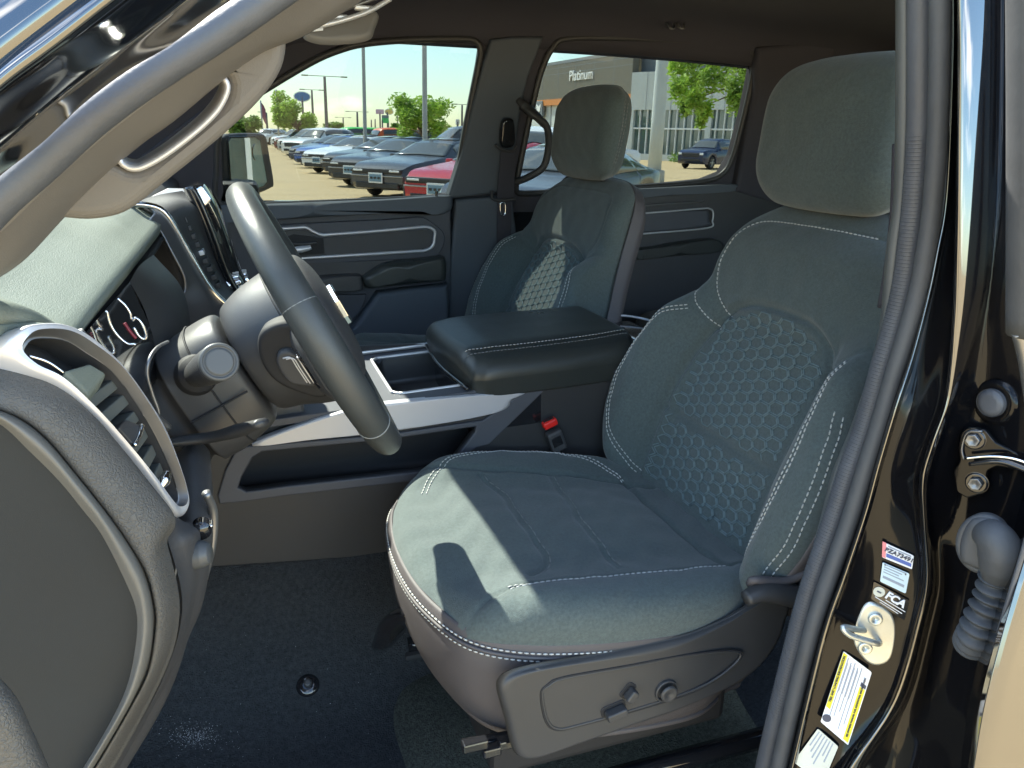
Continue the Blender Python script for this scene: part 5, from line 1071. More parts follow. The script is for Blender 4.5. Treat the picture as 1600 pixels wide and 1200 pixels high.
# ---- cars
cg = mat('car_glass', (.09, .10, .10), .06, ior=1.6); tyre = mat('tyre_rubber', (.02, .02, .022), .8); alloy = mat('alloy_rim', (.35, .35, .36), .35, metal=.8)
lampm = mat('headlamp', (.75, .78, .8), .15); plm = mat('plate_print', (.16, .27, .36), .5); blackp = mat('car_black_trim', (.02, .02, .022), .45)
def cpaint(n, c, r=.22): return mat(n, c, r, ior=1.55, coat=.15)
KINDS = dict(
 sedan=[(0, .42, .58, .74, .66, .66), (.10, .26, .64, .88, .76, .78), (.35, .20, .70, .95, .85, .84), (1.1, .20, .78, .98, .93, .84), (1.75, .20, .84, .98, 1.0, .80), (2.45, .20, .90, .98, 1.36, .60), (3.0, .20, .93, .98, 1.43, .60), (3.7, .20, .96, .99, 1.36, .58), (4.4, .22, .99, .98, 1.12, .66), (4.85, .28, .98, .94, 1.02, .74), (5.0, .42, .90, .84, .92, .70)],
 suv=[(0, .50, .78, .80, .90, .72), (.08, .34, .86, .90, 1.0, .80), (.3, .28, .92, .94, 1.08, .84), (1.0, .28, .98, .96, 1.14, .84), (1.45, .28, 1.02, .96, 1.20, .80), (2.05, .28, 1.06, .96, 1.68, .66), (2.6, .28, 1.07, .96, 1.76, .68), (3.8, .28, 1.08, .96, 1.74, .67), (4.35, .30, 1.08, .94, 1.64, .66), (4.65, .36, 1.04, .92, 1.15, .76), (4.72, .5, .9, .85, 1.0, .74)],
 jeep=[(0, .55, .85, .75, 1.05, .66), (.10, .5, .95, .80, 1.15, .72), (.3, .45, 1.05, .84, 1.20, .76), (1.3, .45, 1.12, .86, 1.24, .78), (1.5, .45, 1.15, .88, 1.35, .74), (1.75, .45, 1.18, .88, 1.80, .72), (2.2, .45, 1.18, .88, 1.86, .72), (4.1, .45, 1.18, .88, 1.86, .72), (4.4, .45, 1.18, .88, 1.80, .72), (4.5, .5, 1.15, .86, 1.3, .72)],
 pickup=[(0, .55, .90, .88, 1.05, .80), (.10, .42, .98, .97, 1.16, .88), (.4, .38, 1.05, 1.0, 1.22, .92), (1.4, .38, 1.12, 1.01, 1.28, .90), (1.75, .38, 1.15, 1.01, 1.34, .84), (2.4, .38, 1.18, 1.01, 1.88, .72), (3.0, .38, 1.18, 1.01, 1.94, .74), (3.9, .38, 1.18, 1.01, 1.90, .72), (4.15, .38, 1.18, 1.01, 1.32, .86), (4.4, .38, 1.18, 1.01, 1.24, .98), (5.7, .38, 1.18, 1.01, 1.24, .98), (5.8, .5, 1.1, .99, 1.2, .96)])
def make_car(kind, paint, label, cat, p, rot, group=None, full=True):
    T = thing('parked_car' if cat != 'pickup' else 'parked_pickup', label, cat, group); T['placed'] = 1
    tb = np.array(KINDS[kind]); L = tb[-1, 0]; wr = .34 if kind == 'sedan' else .38
    w1 = .98 if kind != 'pickup' else 1.1; w2 = L-(1.0 if kind != 'pickup' else 1.25)
    xs = np.linspace(0, L, 70); xs = np.sort(np.r_[xs, w1-wr-.04, w1+wr+.04, w2-wr-.04, w2+wr+.04])
    col = [np.interp(xs, tb[:, 0], tb[:, k]) for k in range(1, 6)]
    sm = lambda a: np.convolve(np.pad(a, 2, 'edge'), [.1, .2, .4, .2, .1], 'valid')
    col = [sm(c) for c in col]
    rings = []
    for i, x in enumerate(xs):
        zb, zs, w, zt, wt = [c[i] for c in col]
        ar = zb
        for cw in (w1, w2):
            r_ = wr+.06; d = abs(x-cw)
            if d < r_: ar = max(ar, wr+math.sqrt(r_*r_-d*d))
        ar = min(ar, zs-.08); zt = max(zt, zs+.02)
        half = [(0, zb), (w*.80, zb), (w*.80, ar), (w*.97, ar), (w, (ar+zs)/2), (w*.995, zs-.04), (w*.96, zs+.01), (wt+(w-wt)*.55, zs+(zt-zs)*.42), (wt, zt-(zt-zs)*.10), (wt*.85, zt-.01), (0, zt+.01)]
        rings.append([(x, y, z) for y, z in half]+[(x, -y, z) for y, z in half[-2:0:-1]])
    n = len(rings[0]); v = [q for r_ in rings for q in r_]; f = gridf(len(rings), n, True)+[tuple(range(n))[::-1], tuple((len(rings)-1)*n+j for j in range(n))]
    b = fixn(mesh('car_body', v, f, paint, T)); b.data.set_sharp_from_angle(angle=.6)
    # glass: side windows and windscreens just proud of the shell
    def gl(x0, x1, k0, k1, name, t0=0., t1=1.):
        ii = [i for i in range(len(xs)) if x0 <= xs[i] <= x1]; pts = []
        for i in ii:
            a = V(rings[i][k0]); c = V(rings[i][k1]); pts.append([a+(c-a)*t0, a+(c-a)*(t0+t1)/2, a+(c-a)*t1])
        P = np.array(pts); ctr = V((0, 0, .9)); 
        for q in P.reshape(-1, 3): pass
        off = P.copy(); off[..., 1] += np.sign(P[..., 1])*.012; off[..., 2] += .010
        o = mesh(name, off.reshape(-1, 3), gridf(len(ii), 3), cg, T); solid(o, .01, 0); return o
    hi = dict(sedan=(1.95, 4.15), suv=(1.6, 4.45), jeep=(1.62, 4.35), pickup=(1.95, 4.0))[kind]
    for k0, k1 in ((6, 8), (n-6, n-8)): gl(hi[0]+.25, hi[1], k0, k1, 'side_window', .10, .92)
    fr_ = dict(sedan=(1.72, 2.42), suv=(1.42, 2.02), jeep=(1.48, 1.76), pickup=(1.72, 2.36))[kind]
    ii = [i for i in range(len(xs)) if fr_[0] <= xs[i] <= fr_[1]]
    P = np.array([[V(rings[i][q])+V((-.01, 0, .014)) for q in (8, 9, 10, 11, 12)] for i in ii]); o = mesh('windscreen', P.reshape(-1, 3), gridf(len(ii), 5), cg, T); solid(o, .008, 0)
    if kind == 'sedan':
        ii = [i for i in range(len(xs)) if 2.6 <= xs[i] <= 4.5]
        P = np.array([[V(rings[i][q])+V((0, 0, .012)) for q in (9, 10, 11)] for i in ii]); o = mesh('glass_roof', P.reshape(-1, 3), gridf(len(ii), 3), cg, T); solid(o, .008, 0)
    W_ = tb[2, 3]
    z0 = dict(sedan=.60, suv=.80, jeep=.86, pickup=.86)[kind]
    if kind == 'sedan':
        box('grille', (.045, 0, .655), (.14, 1.50, .12), blackp, T, .03)
        box('lower_intake', (.07, 0, .33), (.16, 1.30, .16), blackp, T, .03)
        box('bumper_line', (.03, 0, .545), (.14, 1.56, .03), alloy, T, .01)
        for q in (-1, 1):
            box('headlight', (.035, q*.55, .665), (.14, .30, .045), lampm, T, .015)
            box('corner_vent', (.16, q*.84, .40), (.16, .08, .22), blackp, T, .02)
    else:
        box('grille', (.035, 0, z0), (.12, 1.15, .22), blackp, T, .03)
        box('lower_intake', (.05, 0, .52), (.14, 1.3, .14), blackp, T, .03)
        for q in (-1, 1): box('headlight', (.06, q*.70, z0+.06), (.14, .24, .13), lampm, T, .03)
        if kind == 'jeep':
            for k in range(7): box('grille_slot', (-.03, -.36+.12*k, z0), (.02, .04, .18), blackp, T, .005)
            for q in (-1, 1): box('fender_flare', (.95, q*.90, .95), (1.1, .18, .08), blackp, T, .03)
    if full:
        pz = .50 if kind == 'sedan' else .58
        box('front_plate', (-.045, .0, pz), (.02, .36, .17), plm, T, .005); box('plate_frame', (-.040, 0, pz), (.015, .42, .24), lampm, T, .006)
        for k in (-1, 0, 1): box('plate_text', (-.058, k*.11, pz), (.004, .07, .05), blackp, T, 0)
    for q in (-1, 1):
        box('wing_mirror', (hi[0]+.05, q*1.03, tb[4, 2]+.12), (.12, .18, .13), paint, T, .03)
        for cx in (w1, w2):
            P = [(cx+(wr-.09)*math.cos(a), q*.84, wr+(wr-.09)*math.sin(a)) for a in np.linspace(0, 2*math.pi, 29)[:-1]]
            vv, ff_ = tube_vf(P, .10, 10, True, flat=1.0); wh = mesh('wheel', vv, ff_, tyre, T)
            box_ = plate('rim', Fr((cx, q*.905, wr), (1, 0, 0), (0, 0, 1), (0, q, 0)), circ(0, 0, wr-.12, 24), blackp, wh, depth=.05, bevel=.01)
            for k in range(5 if kind == 'sedan' else 6):
                a = k*2*math.pi/(5 if kind == 'sedan' else 6)
                box('spoke', (cx+math.cos(a)*(wr-.12)*.5, q*.93, wr+math.sin(a)*(wr-.12)*.5), (wr-.13, .03, .05), alloy, wh, .005, Matrix.Rotation(-a, 4, 'Y'))
    T.location = Vector(p); T.rotation_euler = (0, 0, rot)
    return T
def corner_car(kind, paint, label, cat, px, d, rot=math.radians(41), group=None, full=True):
    """puts the car's front corner farthest left in view over column px at distance d"""
    g_ = gp(px, d); hw = .85; c, s_ = math.cos(rot), math.sin(rot)
    # front far corner in local coordinates is (0, +hw)
    off = V((0*c-hw*s_, 0*s_+hw*c, 0)); return make_car(kind, paint, label, cat, g_-off, rot, group, full)
P_ = dict(grey=cpaint('paint_grey', (.06, .065, .075)), dk=cpaint('paint_dark', (.022, .024, .03)), red=cpaint('paint_red', (.45, .015, .03)), white=cpaint('paint_white', (.75, .77, .78)), blue=cpaint('paint_blue', (.02, .09, .36)),
          navy=cpaint('paint_navy', (.015, .025, .07)), maroon=cpaint('paint_maroon', (.14, .02, .03)), green=cpaint('paint_green', (.10, .62, .10), .4), orange=cpaint('paint_orange', (.80, .16, .05), .4), silver=cpaint('paint_silver', (.42, .44, .45)))
GC = 'cars parked nose out along the aisle'
corner_car('sedan', P_['grey'], 'dark grey car cut off by the window edge, right of the red one', 'car', 674, 11.2, group=GC)
corner_car('sedan', P_['red'], 'bright red car in the parked row', 'car', 626, 15.6, group=GC)
corner_car('sedan', P_['grey'], 'charcoal car directly left of the bright red car', 'car', 543, 19.6, group=GC)
corner_car('sedan', P_['dk'], 'black car second to the left of the bright red car', 'car', 509, 23.7, group=GC)
corner_car('sedan', P_['dk'], 'black car directly right of the white parked car', 'car', 499, 27.8, group=GC)
corner_car('sedan', P_['white'], 'white car in the middle of the parked row', 'car', 467, 31.5, group=GC)
corner_car('sedan', P_['blue'], 'bright blue car directly left of the white car', 'car', 456, 36, group=GC)
corner_car('sedan', P_['navy'], 'dark navy car left of the bright blue car', 'car', 448, 40, group=GC, full=False)
corner_car('suv', P_['white'], 'small white SUV left of the navy car in the far row', 'SUV', 438, 47, group=GC, full=False)
corner_car('suv', P_['silver'], 'silver SUV behind the small white one in the far row', 'SUV', 432, 54, group=GC, full=False)
corner_car('suv', P_['maroon'], 'maroon SUV near the far end of the row', 'SUV', 427, 61, group=GC, full=False)
corner_car('suv', P_['white'], 'farthest white SUV of the row beneath the flagpoles', 'SUV', 422, 69, group=GC, full=False)
make_car('pickup', P_['grey'], 'grey pickup standing behind the row left of the second tall pole', 'pickup', gp(612, 34)+V((.5, 0, 0)), math.radians(8), full=False)
make_car('jeep', P_['green'], 'bright green boxy off roader behind the parked row', 'SUV', gp(492, 50), math.radians(10), full=False)
make_car('jeep', P_['orange'], 'orange red boxy off roader behind the parked row', 'SUV', gp(545, 48), math.radians(10), full=False)
make_car('suv', P_['dk'], 'black SUV behind the row between orange off roader and pickup', 'SUV', gp(582, 46), math.radians(10), full=False)
make_car('suv', P_['white'], 'white SUV far behind the pickup near the window edge', 'SUV', gp(700, 70), math.radians(10), full=False)
make_car('suv', P_['navy'], 'dark navy SUV parked before the glass showroom', 'SUV', V((25.6, 39.5, G0)), math.radians(28), full=False)
make_car('suv', P_['white'], 'white SUV half hidden behind the passenger headrest', 'SUV', gp(985, 36), math.radians(180+15), full=False)
make_car('suv', P_['white'], 'white SUV seen through the loop grab handle', 'SUV', gp(812, 15.5), math.radians(62), full=False)
for i, (px, d, c) in enumerate(((404, 95, 'white'), (412, 105, 'dk'), (418, 120, 'silver'), (410, 135, 'maroon'))):
    make_car('suv', P_[c], ['white van like car far down the aisle', 'black car far down the aisle', 'silver car at the far end of the aisle', 'maroon car at the far end of the aisle'][i], 'car', gp(px, d), math.radians(60), full=False)
# ---- poles
pm = mat('galvanised_pole', (.38, .39, .40), .5, metal=.4, vary=(3, .1)); pmd = mat('brown_pole', (.16, .15, .15), .6)
def lamp_pole(px, pytop, d, label, r=.09, head=2, m_=None, arm=.9, pxb=None):
    T = thing('lamp_post', label, 'lamp post', 'parking lot lamp posts'); t_ = atd(px, pytop, d); b = V((t_[0], t_[1], G0)) if pxb is None else gp(pxb, d)
    tube('post', [b, (b+t_)/2, t_], [r*1.15, r, r*.8], m_ or pm, T, k=10, n=6)
    if head:
        for q in (-1, 1)[:head]: 
            c = t_+V((q*arm*.5, 0, .05)); box('lamp_arm', c, (arm, .06, .05), m_ or pm, T, .01)
            box('lamp_head', t_+V((q*arm, 0, .05)), (.55, .30, .09), m_ or pm, T, .03)
    return T
lamp_pole(564.5, -60, 30, 'tall grey lamp post above the charcoal car, left of two', .065, 0, pxb=570)
lamp_pole(662, -70, 24, 'tall pale grey lamp post rising before the right hand tree', .075, 0, pxb=664)
lamp_pole(507, 120, 70, 'lamp post with two long flat heads between the trees', .14, 2, pmd, 1.6)
lamp_pole(487, 141, 90, 'lamp post with one arm just right of the left tree', .13, 2, pmd, 1.0)
lamp_pole(558, 175, 120, 'small distant lamp post left of the pole signs', .16, 2, pmd, 1.4)
lamp_pole(536, 184, 150, 'very small distant lamp post over the green off roader', .14, 2, pmd, 1.2)
lamp_pole(580, 187, 170, 'thin distant mast left of the pole signs', .14, 0, pmd)
lamp_pole(586, 186, 170, 'thin distant mast close to the pole signs', .14, 0, pmd)
lamp_pole(722, 164, 80, 'lamp post with two heads at the right window edge', .12, 2, pmd, .8)
lamp_pole(416, 176, 110, 'distant lamp post between the flagpoles', .14, 1, pmd, .8)
lamp_pole(621, 170, 150, 'thin mast right of the yellow oval sign', .10, 0, pmd)
# big pole and base before the showroom
T = thing('lamp_post', 'thick pale lamp post on a concrete base before the showroom', 'lamp post', 'parking lot lamp posts')
b = U(1022, 268, z=G0+.4); tp = V((b[0], b[1], b[2]+9.5))
tube('post', [b, (b+tp)/2, tp], [.26, .24, .22], mat('pale_pole', (.50, .54, .54), .5, vary=(2, .06)), T, k=12, n=6)
tube('base', [V((b[0], b[1], G0-.05)), V((b[0], b[1], G0+.45))], [.42, .40], mat('concrete_base', (.45, .42, .36), .9, vary=(4, .1)), T, k=20, n=4)
# flagpoles
for px, py, d, lb in ((407, 157, 100, 'flagpole with limp flag nearest the door mirror'), (431, 140, 85, 'taller flagpole with limp striped flag beside the left tree')):
    T = thing('flagpole', lb, 'flagpole', 'flagpoles'); t_ = atd(px, py, d); tube('pole', [V((t_[0], t_[1], G0)), t_], .09, pm, T, k=8, n=4)
    a = t_; loft('flag', [[a+V((.05, 0, -.2)), a+V((.3, .1, -.5)), a+V((.5, 0, -1.0))], [a+V((.05, 0, -1.8)), a+V((.25, .1, -2.3)), a+V((.45, 0, -2.7))]], mat('flag_cloth', (.30, .12, .16), .8), T, N=8, R=6, thick=.02)
# ---- signs
def sign(px, py, d, w, h, m_, label, legs=True, oval=False, txt=None, tm='white', extra=None):
    T = thing('roadside_sign', label, 'sign'); c = atd(px, py, d); f_ = Fr(c, (math.cos(.1), -math.sin(.1), 0), (0, 0, 1)); f_.n = np.cross(f_.a, f_.b)
    if f_.n[1] > 0: f_.n = -f_.n
    plate('sign_face', f_, circ(0, 0, w/2, 30, h/2) if oval else rrect(0, 0, w, h, .1), m_, T, depth=.3, bevel=.04, h=.1)
    if oval: plate('sign_rim', f_, circ(0, 0, w/2+.12, 30, h/2+.12), lampm, T, depth=.2, bevel=.02, h=.02)
    if txt: text('sign_text', txt, f_, 0, 0, h*.6, tm, T, h=.12, ext=.02)
    if legs:
        for q in legs: tube('leg', [V((c[0]+q, c[1], G0)), c+V((q, 0, 0))], .12, pmd, T, k=6, n=4)
    return T
sign(593.5, 174.5, 130, 1.35*.95, .9*.8, mat('sign_pink', (.62, .45, .58), .5), 'small pale pink rectangular roadside sign', (0,), txt='____')
sign(608, 174.5, 130, 1.2, .72, mat('sign_yellow', (.75, .62, .22), .5), 'small yellow oval roadside sign', (-.3,), oval=True)
sign(602, 182.5, 129.6, 1.1, .5, mat('sign_grey', (.20, .25, .26), .5), 'dark grey panel sign above the green one', False)
sign(602, 188.5, 129.3, 1.1, .75, mat('sign_green', (.08, .50, .16), .5), 'green panel sign on two legs below the dark one', (-.48, .48))
sign(472, 151, 100, 1.75, .95, mat('sign_blue', (.03, .16, .42), .4), 'blue oval sign on a tall mast behind the left tree', (0,), oval=True)
sign(715, 190.5, 85, .42, .55, mat('sign_white', (.5, .55, .58), .5), 'small grey square sign at the right window edge', (0,))
# ---- trees
def leafmat(n, c):
    m_ = bpy.data.materials.new(n); m_.use_nodes = True; t = m_.node_tree; b = t.nodes['Principled BSDF']; b.inputs['Roughness'].default_value = .55
    oi = t.nodes.new('ShaderNodeTexCoord'); x = t.nodes.new('ShaderNodeTexNoise'); x.inputs['Scale'].default_value = 1.7; x.inputs['Detail'].default_value = 5
    r = t.nodes.new('ShaderNodeValToRGB'); r.color_ramp.elements[0].position = .35; r.color_ramp.elements[1].position = .65
    r.color_ramp.elements[0].color = (c[0]*.6, c[1]*.65, c[2]*.6, 1); r.color_ramp.elements[1].color = (c[0]*1.35, c[1]*1.3, c[2]*1.2, 1)
    t.links.new(oi.outputs['Object'], x.inputs['Vector']); t.links.new(x.outputs['Fac'], r.inputs[0]); t.links.new(r.outputs[0], b.inputs['Base Color'])
    tr = t.nodes.new('ShaderNodeBsdfTranslucent'); mxx = t.nodes.new('ShaderNodeMixShader'); mxx.inputs[0].default_value = .45; t.links.new(r.outputs[0], tr.inputs[0])
    t.links.new(b.outputs[0], mxx.inputs[1]); t.links.new(tr.outputs[0], mxx.inputs[2]); t.links.new(mxx.outputs[0], t.nodes['Material Output'].inputs[0]); return m_
LM = leafmat('leaf_green', (.33, .50, .09)); LM2 = leafmat('leaf_dark', (.20, .33, .07)); bark = mat('bark', (.16, .12, .09), .9, bump=('noise', 12, .6, .01), vary=(3, .15))
def crown(name, centers, nleaf, size, m_, parent, droop=0., seed=1):
    R_ = np.random.RandomState(seed); C_ = np.array(centers, float); idx = R_.randint(0, len(C_), nleaf)
    d = R_.normal(size=(nleaf, 3)); d /= np.linalg.norm(d, axis=1)[:, None]; d *= (R_.rand(nleaf, 1)**.45)
    P = C_[idx, :3]+d*C_[idx, 3:4]*V((1, 1, .8)); P[:, 2] -= droop*R_.rand(nleaf)**2
    a = R_.normal(size=(nleaf, 3)); a[:, 2] = a[:, 2]*.5-droop*1.2; a /= np.linalg.norm(a, axis=1)[:, None]; b = np.cross(a, R_.normal(size=(nleaf, 3))); b /= np.linalg.norm(b, axis=1)[:, None]
    sz = size*(.6+.8*R_.rand(nleaf, 1)); v = np.stack([P-a*sz, P+b*sz*.34+a*sz*.1, P+a*sz, P-b*sz*.34-a*sz*.05], 1).reshape(-1, 3)
    f = [(4*i, 4*i+1, 4*i+2, 4*i+3) for i in range(nleaf)]; o = mesh(name, v, f, m_, parent, smooth=False); o['kind'] = 'stuff'; return o
def tree(px, pyc, rpx, d, label, n, leaf, m_, wide=1., trunk=True, seed=1, tall=1., pxt=None):
    T = thing('parking_lot_tree', label, 'tree', 'trees'); c = atd(px, pyc, d); k = d/1200*1.02; R0 = rpx*k; RS_ = np.random.RandomState(seed); cs = []
    for i in range(16):
        a = RS_.rand()*6.28; rr_ = RS_.rand()**.5; cs.append((c[0]+math.cos(a)*rr_*R0*.72*wide, c[1]+math.sin(a)*rr_*R0*.7, c[2]+(RS_.rand()-.5)*R0*1.25*tall, R0*(.30+.2*RS_.rand())))
    crown('crown', cs, n, leaf, m_, T, seed=seed)
    b = V((c[0], c[1], G0)); tube('trunk', [b, b*.5+c*.5+V((.1*R0, 0, 0)), c-V((0, 0, R0*.3)), c+V((0, 0, R0*.5))], [R0*.085, R0*.07, R0*.05, R0*.02], bark, T, k=8)
    for q in cs[:9]: tube('branch', [c-V((0, 0, R0*.55)), (c+V(q[:3]))/2-V((0, 0, .15*R0)), V(q[:3])], [R0*.04, R0*.025, R0*.01], bark, T, k=5, n=6)
    return T
tree(461, 178, 33, 62, 'round bright green tree left of the lamp post with two heads', 5200, .15, LM, seed=3)
tree(660, 185, 44, 44, 'loose green tree behind the right tall lamp post', 4600, .13, LM, wide=1.15, seed=8, tall=.8)
tree(378, 200, 24, 75, 'dark green tree behind the far door mirror', 2600, .22, LM2, wide=1.3, seed=5, tall=.7)
tree(521, 200, 14, 95, 'low dark green bush like tree behind the green off roader', 1500, .22, LM2, wide=1.2, seed=6, tall=.6)
tree(440, 207, 6, 160, 'tiny distant tree left of the round bright tree', 500, .3, LM2, seed=9)
tree(625, 199, 13, 70, 'low green shrub at the foot of the loose tree', 1400, .18, LM2, wide=1.3, seed=12, tall=.5)
# near tree whose branches hang into the rear window
T = thing('parking_lot_tree', 'large leafy tree hanging into the rear window from the right', 'tree', 'trees')
dn = 15; RS_ = np.random.RandomState(4); cs = []
for (px, py, r) in ((1060, 95, .20), (1080, 85, .30), (1105, 80, .32), (1140, 85, .34), (1170, 95, .34), (1062, 130, .20), (1085, 120, .28), (1115, 115, .30), (1150, 125, .30), (1180, 130, .3), (1072, 158, .14), (1088, 150, .2), (1102, 165, .17), (1096, 178, .10), (1150, 150, .18), (1200, 100, .6), (1230, 150, .7), (1215, 60, .7), (1120, 55, .5), (1170, 60, .5), (1080, 62, .3), (1260, 80, 1.0), (1240, 20, 1.2), (1150, 20, .9), (1290, 130, .9)):
    c = atd(px, py, dn+RS_.rand()*1.6); cs.append((*c, r*.95))
crown('crown', [(c[0], c[1], c[2], c[3]*1.25) for c in cs[:15]], 5200, .075, LM, T, droop=.28, seed=2)
crown('crown', cs[15:], 6000, .10, LM, T, droop=.1, seed=3)
tb_ = gp(1262, dn+.8); tc_ = atd(1262, 120, dn+.8)
tube('trunk', [tb_, (tb_+tc_)/2, tc_, tc_+V((0, 0, 1.6))], [.17, .14, .11, .05], bark, T, k=10)
for q in cs[:15:2]+cs[15:22]: 
    e = V(q[:3]); tube('branch', [tc_-V((0, 0, .1)), tc_*.5+e*.5+V((0, 0, .12)), e], [.05, .028, .008], bark, T, k=6, n=8)
# ---- showroom building
bgm = mat('taupe_cladding', (.125, .115, .09), .6, vary=(.5, .05)); bgs = mat('dark_cladding', (.17, .19, .21), .6, vary=(.5, .05)); wpm = mat('pale_cladding', (.52, .56, .56), .5, vary=(.4, .04))
ogm = mat('orange_fascia', (.55, .20, .04), .5); sgm = mat('showroom_glass', (.10, .15, .15), .03, ior=1.8); mum = mat('white_mullion', (.75, .77, .78), .5)
BL = thing('dealership_building', 'grey dealership building with Platinum lettering and tall glass front', 'building')
def V2(p, z): return V((p[0], p[1], z))
k_ = 1.0
C0 = atd(981, 215, 60.5); Lf = atd(740, 215, 96); Rr_ = atd(1260, 215, 47)
def wallb(name, A, B, z0, z1, th, m_, par=BL, off=0.):
    A = V(A)[:2]; B = V(B)[:2]; t = (B-A)/np.linalg.norm(B-A); n = V((t[1], -t[0]))
    if n@(CAM[:2]-A) < 0: n = -n
    A = A+n*off; B = B+n*off; q = [(*A, z0), (*B, z0), (*(B-n*th), z0), (*(A-n*th), z0), (*A, z1), (*B, z1), (*(B-n*th), z1), (*(A-n*th), z1)]
    return fixn(mesh(name, q, [(0, 1, 2, 3), (4, 5, 6, 7), (0, 1, 5, 4), (1, 2, 6, 5), (2, 3, 7, 6), (3, 0, 4, 7)], m_, par, smooth=False))
HT = atd(981, 81, 60.5)[2]; HM = atd(985, 113, 60.5)[2]; HG = atd(990, 172, 60.5)[2]; HL_ = atd(850, 157, 78)[2]
def lerp(a, b, t): return a+(b-a)*t
wallb('wall', C0, Lf, HL_, HT, .6, bgm)
wallb('orange_band', C0, Lf, HL_-.55, HL_, .55, ogm)
wallb('lower_front', C0, Lf, G0, HL_-.55, .5, wpm, off=-.4)
Re = C0+V((6.5, 4, 0))
wallb('side_wall', C0+V((.05, .05, 0)), C0+(Rr_-C0)*.55, HM, HT, .6, bgs, off=-1.2)
wallb('pale_wall', C0, Rr_, HG, HM, .6, wpm, off=.0)
wallb('glass_front', C0, Rr_, G0, HG, .3, sgm, off=-.25)
wallb('plinth', C0, Rr_, G0, G0+.5, .3, wpm, off=.02)
for t in np.linspace(0.02, .98, 22):
    p = lerp(C0, Rr_, t); q = lerp(C0, Rr_, t+.004); wallb('mullion', p, q, G0+.45, HG, .2, mum, off=-.02)
for z in (lerp(G0, HG, .62),): wallb('transom', C0, Rr_, z, z+.12, .15, mum, off=.0)
for t in (0.0, .47, .98):
    wallb('column', lerp(C0, Rr_, t), lerp(C0, Rr_, t+.03), G0, HG+.01, .4, wpm, off=.06)
# cladding joints
for z in (HM*.25+HT*.75, HM*.6+HT*.4): wallb('panel_joint', C0, Lf, z, z+.05, .1, bgs, off=.012)
for t in np.linspace(.08, .95, 10): wallb('panel_joint', lerp(C0, Lf, t), lerp(C0, Lf, t+.0015), HL_, HT, .1, bgs, off=.010)
for t in np.linspace(.1, .95, 12): wallb('panel_joint', lerp(C0, Rr_, t), lerp(C0, Rr_, t+.002), HG, HM, .1, bgs, off=.010)
for t in np.linspace(.1, .95, 14): wallb('mullion', lerp(C0, Lf, t), lerp(C0, Lf, t+.003), G0, HL_-.5, .2, bgs, off=-.35)
wallb('roof_slab', C0, Lf, HT-.02, HT+.25, 12., bgs, off=.03)
wallb('roof_slab', C0, Rr_, HM-.3, HM+.02, 10., bgs, off=-.05)
fl_ = Fr(V((C0[0], C0[1], 0)), (C0-Lf)*V((1, 1, 0)), (0, 0, 1)); 
if fl_.n@(CAM-fl_.O) < 0: fl_.n = -fl_.n
u_, v_ = fl_.at(908.5, 118.5); text('platinum_letters', 'Platinum', fl_, u_, v_+.05, 1.3, mum, BL, h=.05, ext=.05)
u_, v_ = fl_.at(843, 171); plate('crest', fl_, rrect(u_, v_, 1.6, 1.6, .2), bgs, BL, depth=.3, bevel=.03, h=.1); plate('crest_mark', fl_, [(u_-.5, v_+.5), (u_-.1, v_+.3), (u_+.1, v_+.3), (u_+.5, v_+.5), (u_+.4, v_-.1), (u_, v_-.5), (u_-.4, v_-.1)], mum, BL, depth=.1, bevel=.01, h=.15)
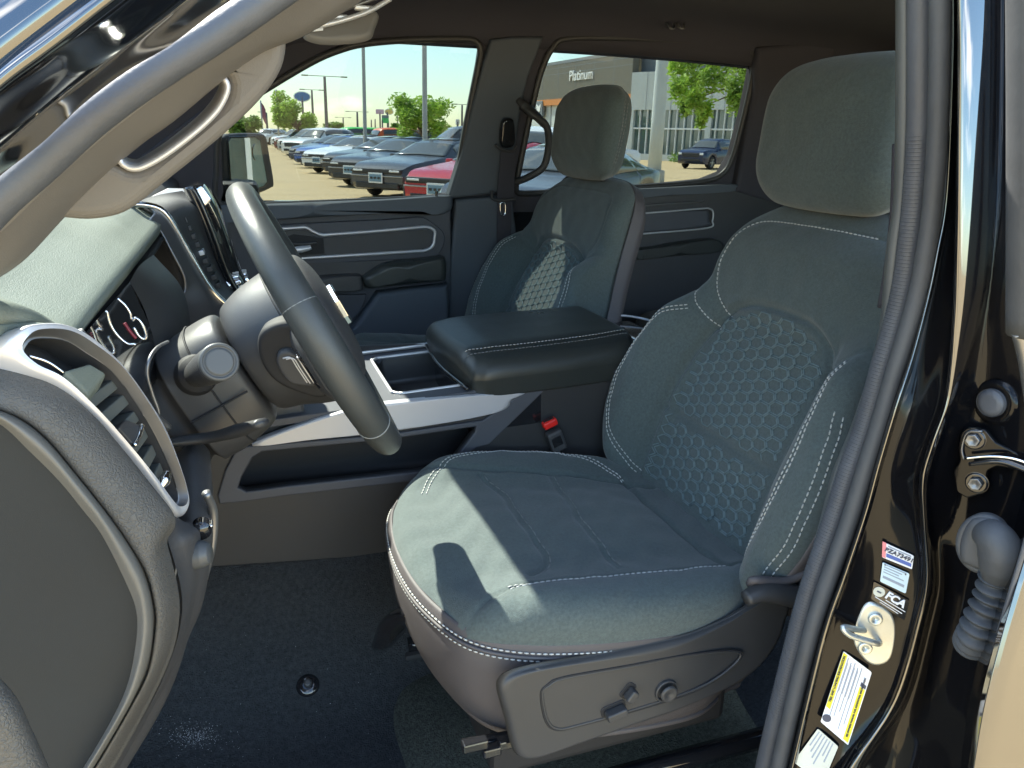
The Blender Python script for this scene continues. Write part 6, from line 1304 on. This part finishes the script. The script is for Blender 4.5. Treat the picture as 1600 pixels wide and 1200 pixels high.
# second glazed building behind the truck (seen in the far door mirror)
B2 = thing('glass_office', 'glass fronted building seen reflected in the far door mirror', 'building')
A2 = V((19, -3, 0)); E2_ = V((15.5, 11, 0))
wallb('wall', A2, E2_, 3.6, 6.0, .5, wpm, B2); wallb('glass_front', A2, E2_, G0, 3.6, .3, sgm, B2, off=-.2)
for t in np.linspace(0, .99, 12): wallb('mullion', lerp(A2, E2_, t), lerp(A2, E2_, t+.008), G0, 3.6, .2, mum, B2)
wallb('transom', A2, E2_, 1.4, 1.6, .15, mum, B2, off=.0)
kb = box('red_kerb', (14.0, 5, G0+.07), (.3, 11, .16), mat('red_kerb_paint', (.45, .10, .06), .7), None, .02); tag(kb, 'red painted kerb before the glass building seen in the mirror', 'kerb')
# far strip of low buildings on the horizon
hz = mat('far_building', (.42, .43, .42), .8, vary=(.02, .1))
for i, (px0, px1, pyt, d) in enumerate(((370, 452, 207, 300), (470, 560, 209, 330), (560, 640, 208.5, 310), (640, 760, 209, 320))):
    T = thing('warehouse', ['long pale warehouse beyond the left tree', 'low grey building behind the lamp posts', 'low grey building behind the pole signs', 'flat roofed building beyond the right tree'][i], 'building')
    a = atd(px0, 213, d); b = atd(px1, 213, d); zt = atd(px0, pyt, d)[2]
    wallb('wall', a, b, G0, zt, 20, hz, T); wallb('roof_edge', a, b, zt, zt+.4, 20.4, bgs, T, off=.2)
    for t in np.linspace(.06, .9, 8): wallb('window', lerp(a, b, t), lerp(a, b, t+.05), G0+1.0, max(G0+1.6, zt-1.2), .3, sgm, T, off=.15)
# verge and shrub line at the showroom
o = crown('shrub_bed', [(*(lerp(C0, Rr_, t)[:2]+V((-.9, -1.6))), G0+.35, .55) for t in np.linspace(.3, .9, 24)], 2500, .12, LM2, None, seed=20); tag(o, 'low green planting before the showroom glass', 'plants', kind='stuff')
# ================================================================ tidy: put each Empty at its thing's base
bpy.context.view_layer.update()
for o in [o for o in COL.objects if o.type == 'EMPTY' and o.parent is None and not o.get('placed')]:
    pts = []
    for c in o.children_recursive:
        if c.type == 'MESH':
            bb = [c.matrix_world @ Vector(q) for q in c.bound_box]; pts += bb
    if not pts: continue
    lo = Vector([min(p[i] for p in pts) for i in range(3)]); hi = Vector([max(p[i] for p in pts) for i in range(3)])
    base = Vector(((lo.x+hi.x)/2, (lo.y+hi.y)/2, lo.z))-o.location
    o.location += base
    for c in o.children: c.location -= base
for o in COL.objects:
    if 'placed' in o.keys(): del o['placed']
